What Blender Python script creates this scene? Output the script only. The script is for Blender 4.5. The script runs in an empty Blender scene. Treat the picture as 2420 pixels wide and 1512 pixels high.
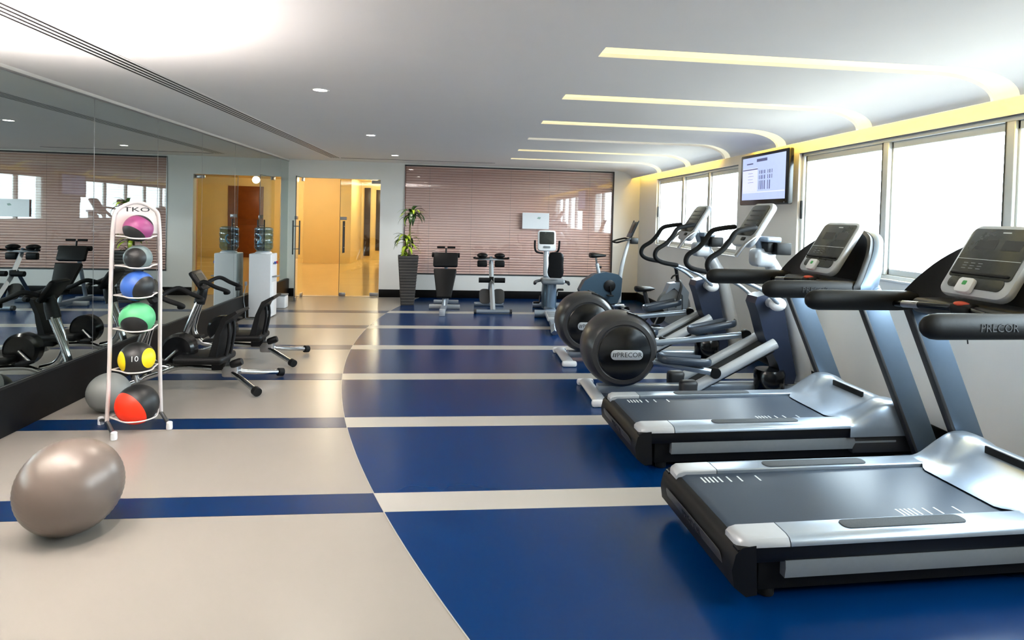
import bpy, bmesh, math, random
from mathutils import Matrix, Vector
random.seed(7)
SC = bpy.context.scene
COL = SC.collection
PI = math.pi
R = math.radians

# ------------------------------------------------------------------ camera
F, CX, CY = 1500.0, 1259.94, 548.08
YAW, PITCH, ROLL = 0.110625, 0.0244132, 0.0261951
CAMH = 1.6
def cam_rows():
    B = Matrix(((1, 0, 0), (0, 0, -1), (0, 1, 0)))
    c, s = math.cos(YAW), math.sin(YAW); Rz = Matrix(((c, -s, 0), (s, c, 0), (0, 0, 1)))
    c, s = math.cos(PITCH), math.sin(PITCH); Rx = Matrix(((1, 0, 0), (0, c, -s), (0, s, c)))
    c, s = math.cos(ROLL), math.sin(ROLL); Rr = Matrix(((c, -s, 0), (s, c, 0), (0, 0, 1)))
    return Rr @ Rx @ B @ Rz
_m = cam_rows()
cd = bpy.data.cameras.new('camera'); cam = bpy.data.objects.new('camera', cd); COL.objects.link(cam)
rt, up, bk = _m[0], -_m[1], -_m[2]
cam.matrix_world = Matrix(((rt[0], up[0], bk[0], 0), (rt[1], up[1], bk[1], 0), (rt[2], up[2], bk[2], CAMH), (0, 0, 0, 1)))
cd.sensor_width = 36; cd.sensor_fit = 'HORIZONTAL'; cd.lens = F / 2420 * 36
cd.shift_x = (1210 - CX) / 2420; cd.shift_y = (CY - 756) / 2420
cd.clip_start = 0.05; cd.clip_end = 500
SC.camera = cam

# ------------------------------------------------------------------ world, exposure
vs = SC.view_settings
vs.view_transform = 'Standard'; vs.look = 'None'; vs.gamma = 1.0; vs.exposure = 2.05
try: vs.use_curve_mapping = False
except Exception: pass
W = bpy.data.worlds.new('sky'); SC.world = W; W.use_nodes = True
bg = W.node_tree.nodes['Background']; bg.inputs[0].default_value = (0.76, 0.89, 1.0, 1); bg.inputs[1].default_value = 6.8

# room constants
YB, XR, ZC, Y0 = 12.21, 3.45, 2.54, -1.7
def lx(y): return -3.042 - 0.0146 * y
WIN = [(7.72, 11.12), (0.6, 6.26)]            # y ranges of the windows in the right wall
WZ0, WZ1 = 1.16, 2.325
for i, (a, b) in enumerate(WIN):               # daylight enters here: portals guide the sky's own light
    ld = bpy.data.lights.new('window_portal', 'AREA'); ld.shape = 'RECTANGLE'; ld.size = b - a; ld.size_y = WZ1 - WZ0
    ld.cycles.is_portal = True
    o = bpy.data.objects.new('window_portal', ld); COL.objects.link(o)
    o.matrix_world = Matrix(((0, 0, 1, XR + 0.12), (1, 0, 0, (a + b) / 2), (0, 1, 0, (WZ0 + WZ1) / 2), (0, 0, 0, 1)))

# ------------------------------------------------------------------ materials
def S(r, g, b):
    f = lambda c: (c / 12.92 if c <= 0.04045 else ((c + 0.055) / 1.055) ** 2.4)
    return (f(r / 255), f(g / 255), f(b / 255))
MATS = {}
def M(name, rgb, rough=0.5, metal=0.0, var=0.06, scale=18, bump=0.0, spec=0.5, emit=None, es=0.0, coat=0.0):
    m = bpy.data.materials.new(name); m.use_nodes = True; nt = m.node_tree; N = nt.nodes; L = nt.links
    p = N['Principled BSDF']
    p.inputs['Roughness'].default_value = rough; p.inputs['Metallic'].default_value = metal
    p.inputs['Specular IOR Level'].default_value = spec; p.inputs['Coat Weight'].default_value = coat
    tc = N.new('ShaderNodeTexCoord'); nz = N.new('ShaderNodeTexNoise'); nz.inputs['Scale'].default_value = scale
    L.new(tc.outputs['Object'], nz.inputs['Vector'])
    mx = N.new('ShaderNodeMix'); mx.data_type = 'RGBA'
    mx.inputs['A'].default_value = (*[c * (1 - var) for c in rgb], 1)
    mx.inputs['B'].default_value = (*[min(1, c * (1 + var)) for c in rgb], 1)
    L.new(nz.outputs['Fac'], mx.inputs['Factor']); L.new(mx.outputs['Result'], p.inputs['Base Color'])
    if bump:
        b = N.new('ShaderNodeBump'); b.inputs['Strength'].default_value = bump; b.inputs['Distance'].default_value = 0.002
        L.new(nz.outputs['Fac'], b.inputs['Height']); L.new(b.outputs['Normal'], p.inputs['Normal'])
    if emit:
        p.inputs['Emission Color'].default_value = (*emit, 1); p.inputs['Emission Strength'].default_value = es
    MATS[name] = m
    return m
def glass(name, tint=(1, 1, 1), refl=1.0, ior=1.5, rough=0.0):
    m = bpy.data.materials.new(name); m.use_nodes = True; nt = m.node_tree; N = nt.nodes; L = nt.links
    N.remove(N['Principled BSDF']); out = N['Material Output']
    t = N.new('ShaderNodeBsdfTransparent'); t.inputs[0].default_value = (*tint, 1)
    g = N.new('ShaderNodeBsdfGlossy'); g.inputs['Roughness'].default_value = rough; g.inputs[0].default_value = (refl, refl, refl, 1)
    f0 = ((ior - 1) / (ior + 1)) ** 2
    lw = N.new('ShaderNodeLayerWeight'); lw.inputs[0].default_value = 0.5
    pw = N.new('ShaderNodeMath'); pw.operation = 'POWER'; pw.inputs[1].default_value = 5.0; L.new(lw.outputs['Facing'], pw.inputs[0])
    ma = N.new('ShaderNodeMath'); ma.operation = 'MULTIPLY_ADD'; ma.inputs[1].default_value = 1 - f0; ma.inputs[2].default_value = f0; L.new(pw.outputs[0], ma.inputs[0])
    mx = N.new('ShaderNodeMixShader'); L.new(ma.outputs[0], mx.inputs[0]); L.new(t.outputs[0], mx.inputs[1]); L.new(g.outputs[0], mx.inputs[2])
    L.new(mx.outputs[0], out.inputs[0])
    return m
wall_m = M('wall_paint', S(236, 233, 229), 0.7, scale=4, var=0.02)
ceil_m = M('ceiling_paint', S(242, 238, 236), 0.8, scale=3, var=0.015)
beige_m = M('vinyl_beige', S(141, 135, 128), 0.28, scale=2.5, var=0.04, spec=0.4)
blue_m = M('vinyl_blue', S(0, 38, 84), 0.22, scale=2.5, var=0.1, spec=0.26)
navy_m = M('vinyl_navy', S(0, 33, 74), 0.28, scale=2.5, var=0.06, spec=0.35)
stripe_m = M('vinyl_cream', S(165, 161, 154), 0.3, scale=3, var=0.03)
black_base = M('black_baseboard', S(9, 7, 7), 0.45, scale=6, var=0.2, spec=0.2)
black_m = M('black_plastic', S(12, 12, 14), 0.45, scale=60, var=0.15, spec=0.28)
blackg_m = M('black_gloss', S(10, 11, 13), 0.2, scale=20, var=0.1)
rubber_m = M('black_rubber', S(14, 14, 15), 0.7, scale=120, var=0.2, bump=0.2, spec=0.25)
vinylpad_m = M('black_upholstery', S(12, 12, 13), 0.48, scale=70, var=0.12, bump=0.15, spec=0.26)
dkgrey_m = M('dark_grey_plastic', S(48, 48, 50), 0.45, scale=50)
grey_m = M('grey_plastic', S(120, 124, 128), 0.42, scale=40)
silver_m = M('silver_paint', S(150, 161, 174), 0.28, metal=0.55, scale=30, var=0.04)
silverl_m = M('light_silver_paint', S(184, 188, 193), 0.32, metal=0.25, scale=30, var=0.03)
bluegrey_m = M('blue_grey_paint', S(98, 115, 134), 0.35, metal=0.45, scale=30, var=0.04)
teal_m = M('teal_grey_paint', S(58, 78, 94), 0.32, metal=0.3, scale=30, var=0.05)
chrome_m = M('chrome', S(205, 206, 208), 0.14, metal=1.0, scale=20, var=0.03)
steel_m = M('brushed_steel', S(170, 170, 172), 0.3, metal=1.0, scale=60, var=0.06)
white_m = M('white_plastic', S(226, 226, 228), 0.35, scale=20, var=0.02)
whitep_m = M('white_rack_paint', S(214, 204, 200), 0.4, scale=30, var=0.03)
alum_m = M('aluminium_frame', S(205, 208, 206), 0.4, metal=0.3, scale=20, var=0.03)
gasket_m = M('dark_gasket', S(62, 64, 66), 0.5, scale=30)
belt_m = M('running_belt', S(36, 50, 67), 0.36, scale=140, var=0.12, bump=0.06, spec=0.42)
navyplastic_m = M('navy_plastic', S(26, 36, 58), 0.35, scale=30)
display_m = M('dark_display', S(48, 50, 48), 0.25, scale=35, var=0.3)
mark_m = M('white_print', S(210, 214, 214), 0.5, scale=30, var=0.02)
greenmark_m = M('green_print', S(60, 150, 80), 0.5)
red_m = M('orange_red_plastic', S(196, 70, 40), 0.4)
ballgrey_m = M('silver_rubber', S(112, 100, 92), 0.34, metal=0.12, scale=3, var=0.03)
mirror_m = M('mirror_silver', S(196, 204, 202), 0.0, metal=1.0, scale=2, var=0.005)
slat_m = M('blind_slat', S(244, 204, 194), 0.5, scale=5, var=0.05)
wood_m = M('warm_wood', S(120, 62, 22), 0.4, scale=6, var=0.25)
dwood_m = M('dark_wood', S(42, 26, 16), 0.4, scale=8, var=0.3)
lobby_m = M('lobby_cream', S(232, 208, 150), 0.6, scale=3, var=0.03)
lobbyfloor_m = M('lobby_marble', S(232, 205, 150), 0.12, scale=4, var=0.05)
pot_m = M('grey_brown_pot', S(72, 67, 64), 0.5, scale=25, var=0.1)
soil_m = M('soil', S(40, 30, 22), 0.9, scale=60, var=0.4, bump=0.5)
leaf_m = M('dark_leaf', S(40, 66, 22), 0.4, scale=14, var=0.35)
leafy_m = M('yellow_green_leaf', S(142, 164, 40), 0.4, scale=14, var=0.25)
trunk_m = M('plant_stem', S(110, 98, 60), 0.7, scale=30, var=0.3)
sand_m = M('pale_sand', S(122, 116, 107), 0.9, scale=0.3, var=0.1)
pane_m = glass('window_glass', (0.97, 0.99, 0.98))
inpane_m = glass('interior_glass', (0.97, 0.98, 0.975), 1.0, 1.6)
doorpane_m = glass('door_glass', (0.94, 0.97, 0.93))
jug_m = glass('water_jug', (0.52, 0.68, 0.78), 1.0, 1.6, 0.05)
slot_m = M('warm_diffuser', S(250, 240, 190), 0.6, emit=S(255, 236, 160), es=0.31)
slotdim_m = M('warm_diffuser_dim', S(230, 226, 205), 0.6, emit=S(255, 245, 215), es=0.13)
led_m = M('yellow_led', S(255, 230, 120), 0.6, emit=S(255, 212, 90), es=4.2)
lobbylamp_m = M('lobby_lamp_cover', S(255, 240, 200), 0.5, emit=S(255, 226, 160), es=2.0)
lampdisc_m = M('lamp_disc', S(255, 250, 240), 0.5, emit=S(255, 246, 232), es=12.0)
screen_m = M('screen_light', S(160, 175, 225), 0.3, emit=S(172, 186, 240), es=0.25)
screenw_m = M('screen_pale', S(190, 195, 235), 0.3, emit=S(204, 208, 250), es=0.26)
screend_m = M('screen_dark', S(60, 66, 110), 0.3, emit=S(84, 90, 135), es=0.16)
def twotone(name, col, base, axes, thr, rough=0.45, band=False):
    """ball with round patches of colour: a patch is where the direction lies within thr of an axis"""
    m = bpy.data.materials.new(name); m.use_nodes = True; nt = m.node_tree; N = nt.nodes; L = nt.links
    p = N['Principled BSDF']; p.inputs['Roughness'].default_value = rough
    tc = N.new('ShaderNodeTexCoord'); nm = N.new('ShaderNodeVectorMath'); nm.operation = 'NORMALIZE'
    L.new(tc.outputs['Object'], nm.inputs[0])
    last = None
    for ax in axes:
        d = N.new('ShaderNodeVectorMath'); d.operation = 'DOT_PRODUCT'; d.inputs[1].default_value = Vector(ax).normalized()
        L.new(nm.outputs[0], d.inputs[0])
        g = N.new('ShaderNodeMath'); g.operation = 'GREATER_THAN'; g.inputs[1].default_value = thr
        if band:
            ab = N.new('ShaderNodeMath'); ab.operation = 'ABSOLUTE'; L.new(d.outputs['Value'], ab.inputs[0])
            g.operation = 'LESS_THAN'; L.new(ab.outputs[0], g.inputs[0])
        else: L.new(d.outputs['Value'], g.inputs[0])
        if last is None: last = g
        else:
            mxx = N.new('ShaderNodeMath'); mxx.operation = 'MAXIMUM'
            L.new(last.outputs[0], mxx.inputs[0]); L.new(g.outputs[0], mxx.inputs[1]); last = mxx
    mx = N.new('ShaderNodeMix'); mx.data_type = 'RGBA'
    mx.inputs['A'].default_value = (*base, 1); mx.inputs['B'].default_value = (*col, 1)
    L.new(last.outputs[0], mx.inputs['Factor']); L.new(mx.outputs['Result'], p.inputs['Base Color'])
    return m

# ------------------------------------------------------------------ mesh helpers
def BM(): return bmesh.new()
def box(bm, x0, x1, y0, y1, z0, z1, bev=0.0, seg=2, mt=None):
    r = bmesh.ops.create_cube(bm, size=1.0)
    vs_ = r['verts']
    sx, sy, sz = x1 - x0, y1 - y0, z1 - z0
    for v in vs_: v.co = Vector(((x0 + x1) / 2 + v.co.x * sx, (y0 + y1) / 2 + v.co.y * sy, (z0 + z1) / 2 + v.co.z * sz))
    if bev:
        b = min(bev, 0.49 * min(abs(sx), abs(sy), abs(sz)))
        es = list({e for v in vs_ for e in v.link_edges})
        rr = bmesh.ops.bevel(bm, geom=es, offset=b, segments=seg, affect='EDGES', clamp_overlap=True, profile=0.5)
        vs_ = list({v for f in rr['faces'] for v in f.verts} | {v for v in vs_ if v.is_valid})
    if mt is not None:
        for v in vs_: v.co = mt @ v.co
    return vs_
def loft(bm, loops, cap=True, closed=True):
    rows = [[bm.verts.new(Vector(p)) for p in lp] for lp in loops]
    n = len(rows[0])
    for a, b in zip(rows[:-1], rows[1:]):
        for i in range(n if closed else n - 1):
            j = (i + 1) % n
            try: bm.faces.new((a[i], a[j], b[j], b[i]))
            except ValueError: pass
    if cap and closed:
        bm.faces.new(list(reversed(rows[0]))); bm.faces.new(rows[-1])
    return [v for r_ in rows for v in r_]
def prism(bm, pts, axis, a0, a1, bev=0.0, seg=2):
    def mk(p, a):
        return {'x': (a, p[0], p[1]), 'y': (p[0], a, p[1]), 'z': (p[0], p[1], a)}[axis]
    vv = loft(bm, [[mk(p, a0) for p in pts], [mk(p, a1) for p in pts]])
    if bev:
        es = [e for e in {e for v in vv for e in v.link_edges} if len(e.link_faces) == 2 and e.calc_face_angle(0) > 0.45]
        bmesh.ops.bevel(bm, geom=es, offset=bev, segments=seg, affect='EDGES', clamp_overlap=True)
def smooth_path(pts, sub):
    pts = [Vector(p) for p in pts]
    if sub <= 1 or len(pts) < 3: return pts
    out = []
    for i in range(len(pts) - 1):
        p0 = pts[max(i - 1, 0)]; p1 = pts[i]; p2 = pts[i + 1]; p3 = pts[min(i + 2, len(pts) - 1)]
        for k in range(sub):
            t = k / sub
            out.append(0.5 * ((2 * p1) + (-p0 + p2) * t + (2 * p0 - 5 * p1 + 4 * p2 - p3) * t * t + (-p0 + 3 * p1 - 3 * p2 + p3) * t ** 3))
    out.append(pts[-1]); return out
def tube(bm, pts, r, seg=10, sub=1, flat=None, upv=(0, 1, 0), endround=False):
    """sweep a circle (or an ellipse r x flat, flat measured along upv) along pts"""
    P = smooth_path(pts, sub); n = len(P); loops = []
    upv = Vector(upv)
    prev = None
    for i, p in enumerate(P):
        t = (P[min(i + 1, n - 1)] - P[max(i - 1, 0)]).normalized()
        if prev is None:
            u = upv - upv.dot(t) * t
            if u.length < 1e-3: u = Vector((1, 0, 0)) - t.x * t
            if u.length < 1e-3: u = Vector((0, 0, 1)) - t.z * t
        else: u = prev - prev.dot(t) * t
        u.normalize(); prev = u
        w = t.cross(u)
        rr = r[min(int(i * len(r) / n), len(r) - 1)] if isinstance(r, (list, tuple)) else r
        ru = flat if flat else rr
        k = 1.0
        loops.append([p + u * (ru * math.cos(2 * PI * j / seg)) + w * (rr * math.sin(2 * PI * j / seg)) for j in range(seg)])
        if endround and i in (0, n - 1):
            pass
    if endround:
        rr = r[0] if isinstance(r, (list, tuple)) else r
        c0, c1 = P[0], P[-1]; t0 = (P[1] - P[0]).normalized(); t1 = (P[-1] - P[-2]).normalized()
        pre = []; post = []
        for a in (80, 60, 35):
            s, c = math.cos(R(a)), math.sin(R(a))
            pre.append([c0 + (q - c0) * s - t0 * rr * c for q in loops[0]])
            post.append([c1 + (q - c1) * s + t1 * rr * c for q in loops[-1]])
        loops = pre + loops + post[::-1]
    return loft(bm, loops)
def lathe(bm, prof, seg=24, mt=None, cap=True):
    loops = []
    for (r, z) in prof:
        loops.append([Vector((max(r, 1e-4) * math.cos(2 * PI * j / seg), max(r, 1e-4) * math.sin(2 * PI * j / seg), z)) for j in range(seg)])
    if mt is not None: loops = [[mt @ p for p in lp] for lp in loops]
    return loft(bm, loops, cap)
def cyl(bm, p0, p1, r, seg=16):
    return tube(bm, [p0, p1], r, seg)
def ball(bm, c, r, sx=1, sy=1, sz=1, u=24, v=14):
    mt = Matrix.Translation(Vector(c)) @ Matrix.Diagonal((r * sx, r * sy, r * sz, 1))
    return bmesh.ops.create_uvsphere(bm, u_segments=u, v_segments=v, radius=1.0, matrix=mt)['verts']
def rrect(w, h, r, n=5, cx=0, cy=0):
    out = []
    for (sx, sy, a0) in ((1, 1, 0), (-1, 1, 90), (-1, -1, 180), (1, -1, 270)):
        for k in range(n + 1):
            a = R(a0 + 90 * k / n)
            out.append((cx + sx * (w / 2 - r) + r * math.cos(a), cy + sy * (h / 2 - r) + r * math.sin(a)))
    return out
def plate(bm, outline, t0, t1, mt=None, bev=0.0):
    """outline (u, v) extruded along n from t0 to t1, optional edge rounding, mapped by mt"""
    if bev:
        cx = sum(p[0] for p in outline) / len(outline); cy = sum(p[1] for p in outline) / len(outline)
        def ins(d):
            n = len(outline); out = []
            for i in range(n):
                a = Vector(outline[i - 1]); b = Vector(outline[i]); c = Vector(outline[(i + 1) % n])
                t = (c - a)
                if t.length < 1e-6: t = Vector((1, 0))
                t.normalize(); nn = Vector((-t.y, t.x))
                out.append((b.x + nn.x * d, b.y + nn.y * d))
            return out
        lv = [(ins(bev), t0), (ins(bev * .3), t0 + bev * .3), (outline, t0 + bev), (outline, t1 - bev), (ins(bev * .3), t1 - bev * .3), (ins(bev), t1)]
    else: lv = [(outline, t0), (outline, t1)]
    loops = [[Vector((p[0], p[1], z)) for p in o] for o, z in lv]
    if mt is not None: loops = [[mt @ p for p in lp] for lp in loops]
    return loft(bm, loops)
def basis(o, u, v):
    u = Vector(u).normalized(); v = Vector(v); v = (v - v.dot(u) * u).normalized(); n = u.cross(v)
    return Matrix(((u.x, v.x, n.x, o[0]), (u.y, v.y, n.y, o[1]), (u.z, v.z, n.z, o[2]), (0, 0, 0, 1)))
def obj(name, bm, mat, parent=None, ang=38, label=None, kind=None):
    me = bpy.data.meshes.new(name)
    bmesh.ops.recalc_face_normals(bm, faces=bm.faces)
    bm.to_mesh(me); bm.free()
    me.polygons.foreach_set('use_smooth', [True] * len(me.polygons))
    try: me.set_sharp_from_angle(angle=R(ang))
    except Exception: pass
    me.materials.append(mat)
    o = bpy.data.objects.new(name, me); COL.objects.link(o)
    if parent is not None: o.parent = parent
    if label: o['label'] = label
    if kind: o['kind'] = kind
    return o
def text(name, s, size, depth, mt, mat, parent, align='CENTER'):
    cu = bpy.data.curves.new(name, 'FONT'); cu.body = s; cu.size = size; cu.extrude = depth; cu.align_x = align; cu.align_y = 'CENTER'
    cu.resolution_u = 2
    t = bpy.data.objects.new(name, cu); COL.objects.link(t)
    bpy.context.view_layer.update()
    me = bpy.data.meshes.new_from_object(t.evaluated_get(bpy.context.evaluated_depsgraph_get()))
    bpy.data.objects.remove(t); bpy.data.curves.remove(cu)
    me.transform(mt); me.materials.clear(); me.materials.append(mat); me.name = name
    o = bpy.data.objects.new(name, me); COL.objects.link(o); o.parent = parent
    return o
def tag(o, label, cat, group=None):
    o['label'] = label; o['category'] = cat
    if group: o['group'] = group
    return o
def thing(name, label, cat, loc=(0, 0, 0), rz=0.0, group=None):
    o = bpy.data.objects.new(name, None); COL.objects.link(o); o.empty_display_size = 0.2
    o.location = loc; o.rotation_euler = (0, 0, rz)
    return tag(o, label, cat, group)
def struct(name, bm, mat, parent=None):
    o = obj(name, bm, mat, parent)
    if parent is None: o['kind'] = 'structure'
    return o
def sempty(name, loc=(0, 0, 0)):
    o = bpy.data.objects.new(name, None); COL.objects.link(o); o.location = loc; o['kind'] = 'structure'
    return o
def clone(root, loc, rz, label, group=None):
    def cp(o, par):
        c = o.copy(); COL.objects.link(c)
        if par is not None: c.parent = par
        for ch in [x for x in CH.get(o.name, [])]: cp(ch, c)
        return c
    CH = {}
    for o in list(COL.objects):
        if o.parent is not None: CH.setdefault(o.parent.name, []).append(o)
    r = cp(root, None); r.location = loc; r.rotation_euler = (0, 0, rz); r['label'] = label
    if group: r['group'] = group
    return r

# ================================================================== SETTING
# ---- floor: beige vinyl with a blue field cut along a great circle, and bands across it
FX0, FX1 = -3.4, XR
CXX, CYY, CR = 13.1, 8.45, 14.39
def cxat(y): return CXX - math.sqrt(CR * CR - (y - CYY) ** 2)
bm = BM(); box(bm, FX0, XR + 0.2, Y0, YB + 0.15, -0.1, 0.0); floor = struct('floor', bm, beige_m)
bands = [(3.417 + 1.372 * k, 3.652 + 1.372 * k) for k in [-3, -2, 0, 1, 2, 3, 4, 5]]
def sheet(pl, pr_, z0, z1, name, mat):
    bm = BM()
    pts = pl + pr_[::-1]
    loft(bm, [[(p[0], p[1], z0) for p in pts], [(p[0], p[1], z1) for p in pts]])
    return struct(name, bm, mat, floor)
ys = [Y0] + [y for ab in bands for y in ab] + [YB]
for i in range(0, len(ys) - 1):
    a, b = ys[i], ys[i + 1]
    n = 14; yy = [a + (b - a) * k / n for k in range(n + 1)]
    inband = i % 2 == 1
    cur = [(cxat(y), y) for y in yy]
    sheet(cur, [(XR, y) for y in yy], 0.0, 0.0015, 'cream_band' if inband else 'blue_field', stripe_m if inband else blue_m)
    if inband: sheet([(lx(y) + 0.03, y) for y in yy], [(x - 0.004, y) for x, y in cur], 0.0, 0.0015, 'navy_band', navy_m)
# thin welded seam along the curve
bm = BM(); yy = [Y0 + (YB - Y0) * k / 120 for k in range(121)]
tube(bm, [(cxat(y) - 0.002, y, 0.0008) for y in yy], 0.003, 6); struct('floor_seam', bm, stripe_m, floor)

# ---- walls
T = 0.16
def wall_strip(name, rects, axis, a0, a1):
    bm = BM()
    for (u0, u1, z0, z1) in rects:
        if axis == 'x': box(bm, a0, a1, u0, u1, z0, z1)
        else: box(bm, u0, u1, a0, a1, z0, z1)
    return struct(name, bm, wall_m)
ZT = 2.78
WY = sorted(WIN)
rects = [(Y0 - T, YB + T, 0, WZ0), (Y0 - T, YB + T, WZ1, ZT)]
edges = [Y0 - T] + [v for ab in WY for v in ab] + [YB + T]
for k in range(0, len(edges), 2): rects.append((edges[k], edges[k + 1], WZ0, WZ1))
wall_strip('wall_right', rects, 'x', XR, XR + 0.22)
DX0, DX1, DZ = -3.08, -1.555, 2.215
BX0, BX1, BZ0, BZ1 = -1.115, 2.93, 0.445, 2.515
wall_strip('wall_back', [(-3.6, DX0, 0, ZT), (DX0, DX1, DZ, ZT), (DX1, BX0, 0, ZT), (BX0, BX1, 0, BZ0), (BX0, BX1, BZ1, ZT), (BX1, XR + 0.22, 0, ZT)], 'y', YB, YB + T)
wall_strip('wall_front', [(-3.6, XR + 0.22, 0, ZT)], 'y', Y0 - T, Y0)
bm = BM(); loft(bm, [[(lx(y) - 0.006, y, z0) for y, z0 in ((Y0, 0), (YB, 0), (YB, ZT), (Y0, ZT))], [(lx(y) - 0.2, y, z0) for y, z0 in ((Y0, 0), (YB, 0), (YB, ZT), (Y0, ZT))]])
struct('wall_left', bm, wall_m)
# baseboards
bm = BM(); box(bm, XR - 0.014, XR, Y0, YB, 0.0016, 0.155, 0.003); struct('baseboard_right', bm, black_base)
for k, (a, b) in enumerate(((DX1 + 0.005, XR - 0.014), (-3.218, DX0 - 0.02))):
    bm = BM(); box(bm, a, b, YB - 0.014, YB, 0.0016, 0.15, 0.003); struct('baseboard_back' if k == 0 else 'baseboard_back_corner', bm, black_base)
bm = BM()
loft(bm, [[(lx(y) + d, y, z) for d, z in ((0.0, 0.0016), (0.035, 0.0016), (0.035, 0.33), (0.0, 0.335))] for y in (Y0, YB - 0.016)])
struct('baseboard_left', bm, black_base)
# ---- mirror panels on the left wall
mir = thing('wall_mirror', 'tall wall mirror of butted panels above the black base along the left wall', 'mirror', (0, 0, 0))
seam = [5.787 + 1.168 * k for k in range(-6, 6)]
seam = [s for s in seam if s > Y0 + .1] + [YB - 0.03]
a = Y0 + 0.02
for s in seam:
    bm = BM(); g = 0.003
    loft(bm, [[(lx(y), y, z) for y, z in ((a + g, 0.337), (s - g, 0.337), (s - g, 2.495), (a + g, 2.495))],
              [(lx(y) - 0.005, y, z) for y, z in ((a + g, 0.337), (s - g, 0.337), (s - g, 2.495), (a + g, 2.495))]])
    obj('mirror_panel', bm, mirror_m, mir)
    if s < YB - 0.1:
        bm = BM(); box(bm, lx(s) - 0.004, lx(s) + 0.001, s - 0.003, s + 0.003, 0.337, 2.495); obj('joint_strip', bm, steel_m, mir)
    a = s
bm = BM(); loft(bm, [[(lx(y) + d, y, z) for d, z in ((-0.004, 2.497), (0.008, 2.497), (0.008, 2.51), (-0.004, 2.51))] for y in (Y0, YB - 0.02)])
obj('top_rail', bm, steel_m, mir)

# ---- ceiling with light slots that run over the rounded edge into the cove by the windows
LIPX, LIPZ, ARX = 3.27, 2.395, 2.90
prof = [(-3.3, ZC), (0.76, ZC)] + [(ARX + (LIPX - ARX) * math.sin(a), LIPZ + (ZC - LIPZ) * math.cos(a)) for a in [R(90 * k / 10) for k in range(11)]]
def offs(pr_, d):
    out = []
    for i, p in enumerate(pr_):
        a = Vector(pr_[max(i - 1, 0)]); b = Vector(pr_[min(i + 1, len(pr_) - 1)]); t = (b - a).normalized()
        out.append((p[0] - t.y * d, p[1] + t.x * d))
    return out
slots = [(3.452 + 1.372 * k, 3.662 + 1.372 * k) for k in range(-3, 6)]
bm = BM(); yc = Y0
def ceil_sec(pr_, y0, y1):
    lo = pr_; hi = offs(pr_, 0.03)
    pts = lo + hi[::-1]
    loft(bm, [[(p[0], y0, p[1]) for p in pts], [(p[0], y1, p[1]) for p in pts]])
for (a, b) in slots:
    ceil_sec(prof, yc, a); ceil_sec(prof[:2], a, b); yc = b
ceil_sec(prof, yc, YB)
ceiling = struct('ceiling', bm, ceil_m)
bm = BM(); box(bm, -3.5, XR + 0.2, Y0 - T, YB + T, ZT - 0.03, ZT + 0.1); struct('ceiling_slab', bm, ceil_m)
for k, (a, b) in enumerate(slots):
    dim = k == 6
    nth = ['nearest', 'second', 'third', 'fourth', 'fifth', 'farthest'][k - 3] if k >= 3 else 'overhead'
    t = thing('ceiling_light_slot', (('%s of the warm light slots in the ceiling, bending down towards the windows' % nth if k >= 3 else 'warm ceiling light slot behind the camera, %s from it' % ['third', 'second', 'first'][k])) if not dim else 'dim unlit-looking light slot in the ceiling, fourth from the camera', 'ceiling light', (0, 0, 0), 0, 'ceiling light slots')
    bm = BM(); up_ = offs(prof[1:], 0.022); up2 = offs(prof[1:], 0.027); pts = up_ + up2[::-1]
    loft(bm, [[(p[0], a + 0.002, p[1]) for p in pts], [(p[0], b - 0.002, p[1]) for p in pts]])
    obj('diffuser', bm, slotdim_m if dim else slot_m, t)
# cove light strip hidden above the lip
t = thing('cove_light', 'yellow strip light hidden in the cove above the windows', 'cove light', (0, 0, 0))
bm = BM(); box(bm, XR - 0.10, XR - 0.05, Y0 + .1, 7.3, 2.52, 2.54); box(bm, XR - 0.10, XR - 0.05, 8.3, YB - 0.1, 2.52, 2.54)
obj('led_strip', bm, led_m, t)
bm = BM(); box(bm, XR - 0.12, XR - 0.03, Y0 + .05, YB - 0.05, 2.54, 2.555); obj('channel', bm, alum_m, t)

# ---- linear air vent
t = thing('air_vent', 'long linear slot air vent running along the ceiling above the mirror', 'air vent', (0, 0, 0))
for k in range(5):
    x = -2.345 + k * 0.043
    bm = BM(); box(bm, x, x + 0.018, Y0 + .1, 11.5, ZC - 0.004, ZC + 0.004, 0.001, 1); obj('blade', bm, ceil_m, t)
    if k < 4:
        bm = BM(); box(bm, x + 0.018, x + 0.043, Y0 + .1, 11.5, ZC - 0.0025, ZC + 0.004); obj('dark_slot', bm, black_base, t)
t = thing('back_air_slot', 'thin dark air slot across the ceiling in front of the back wall', 'air vent', (0, 0, 0))
bm = BM(); box(bm, -2.15, 0.55, 11.45, 11.475, ZC - 0.004, ZC + 0.005); obj('slot', bm, dkgrey_m, t)
bm = BM(); box(bm, -2.15, 0.55, 11.475, 11.49, ZC - 0.007, ZC + 0.002, 0.002, 1); obj('trim', bm, ceil_m, t)
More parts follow.
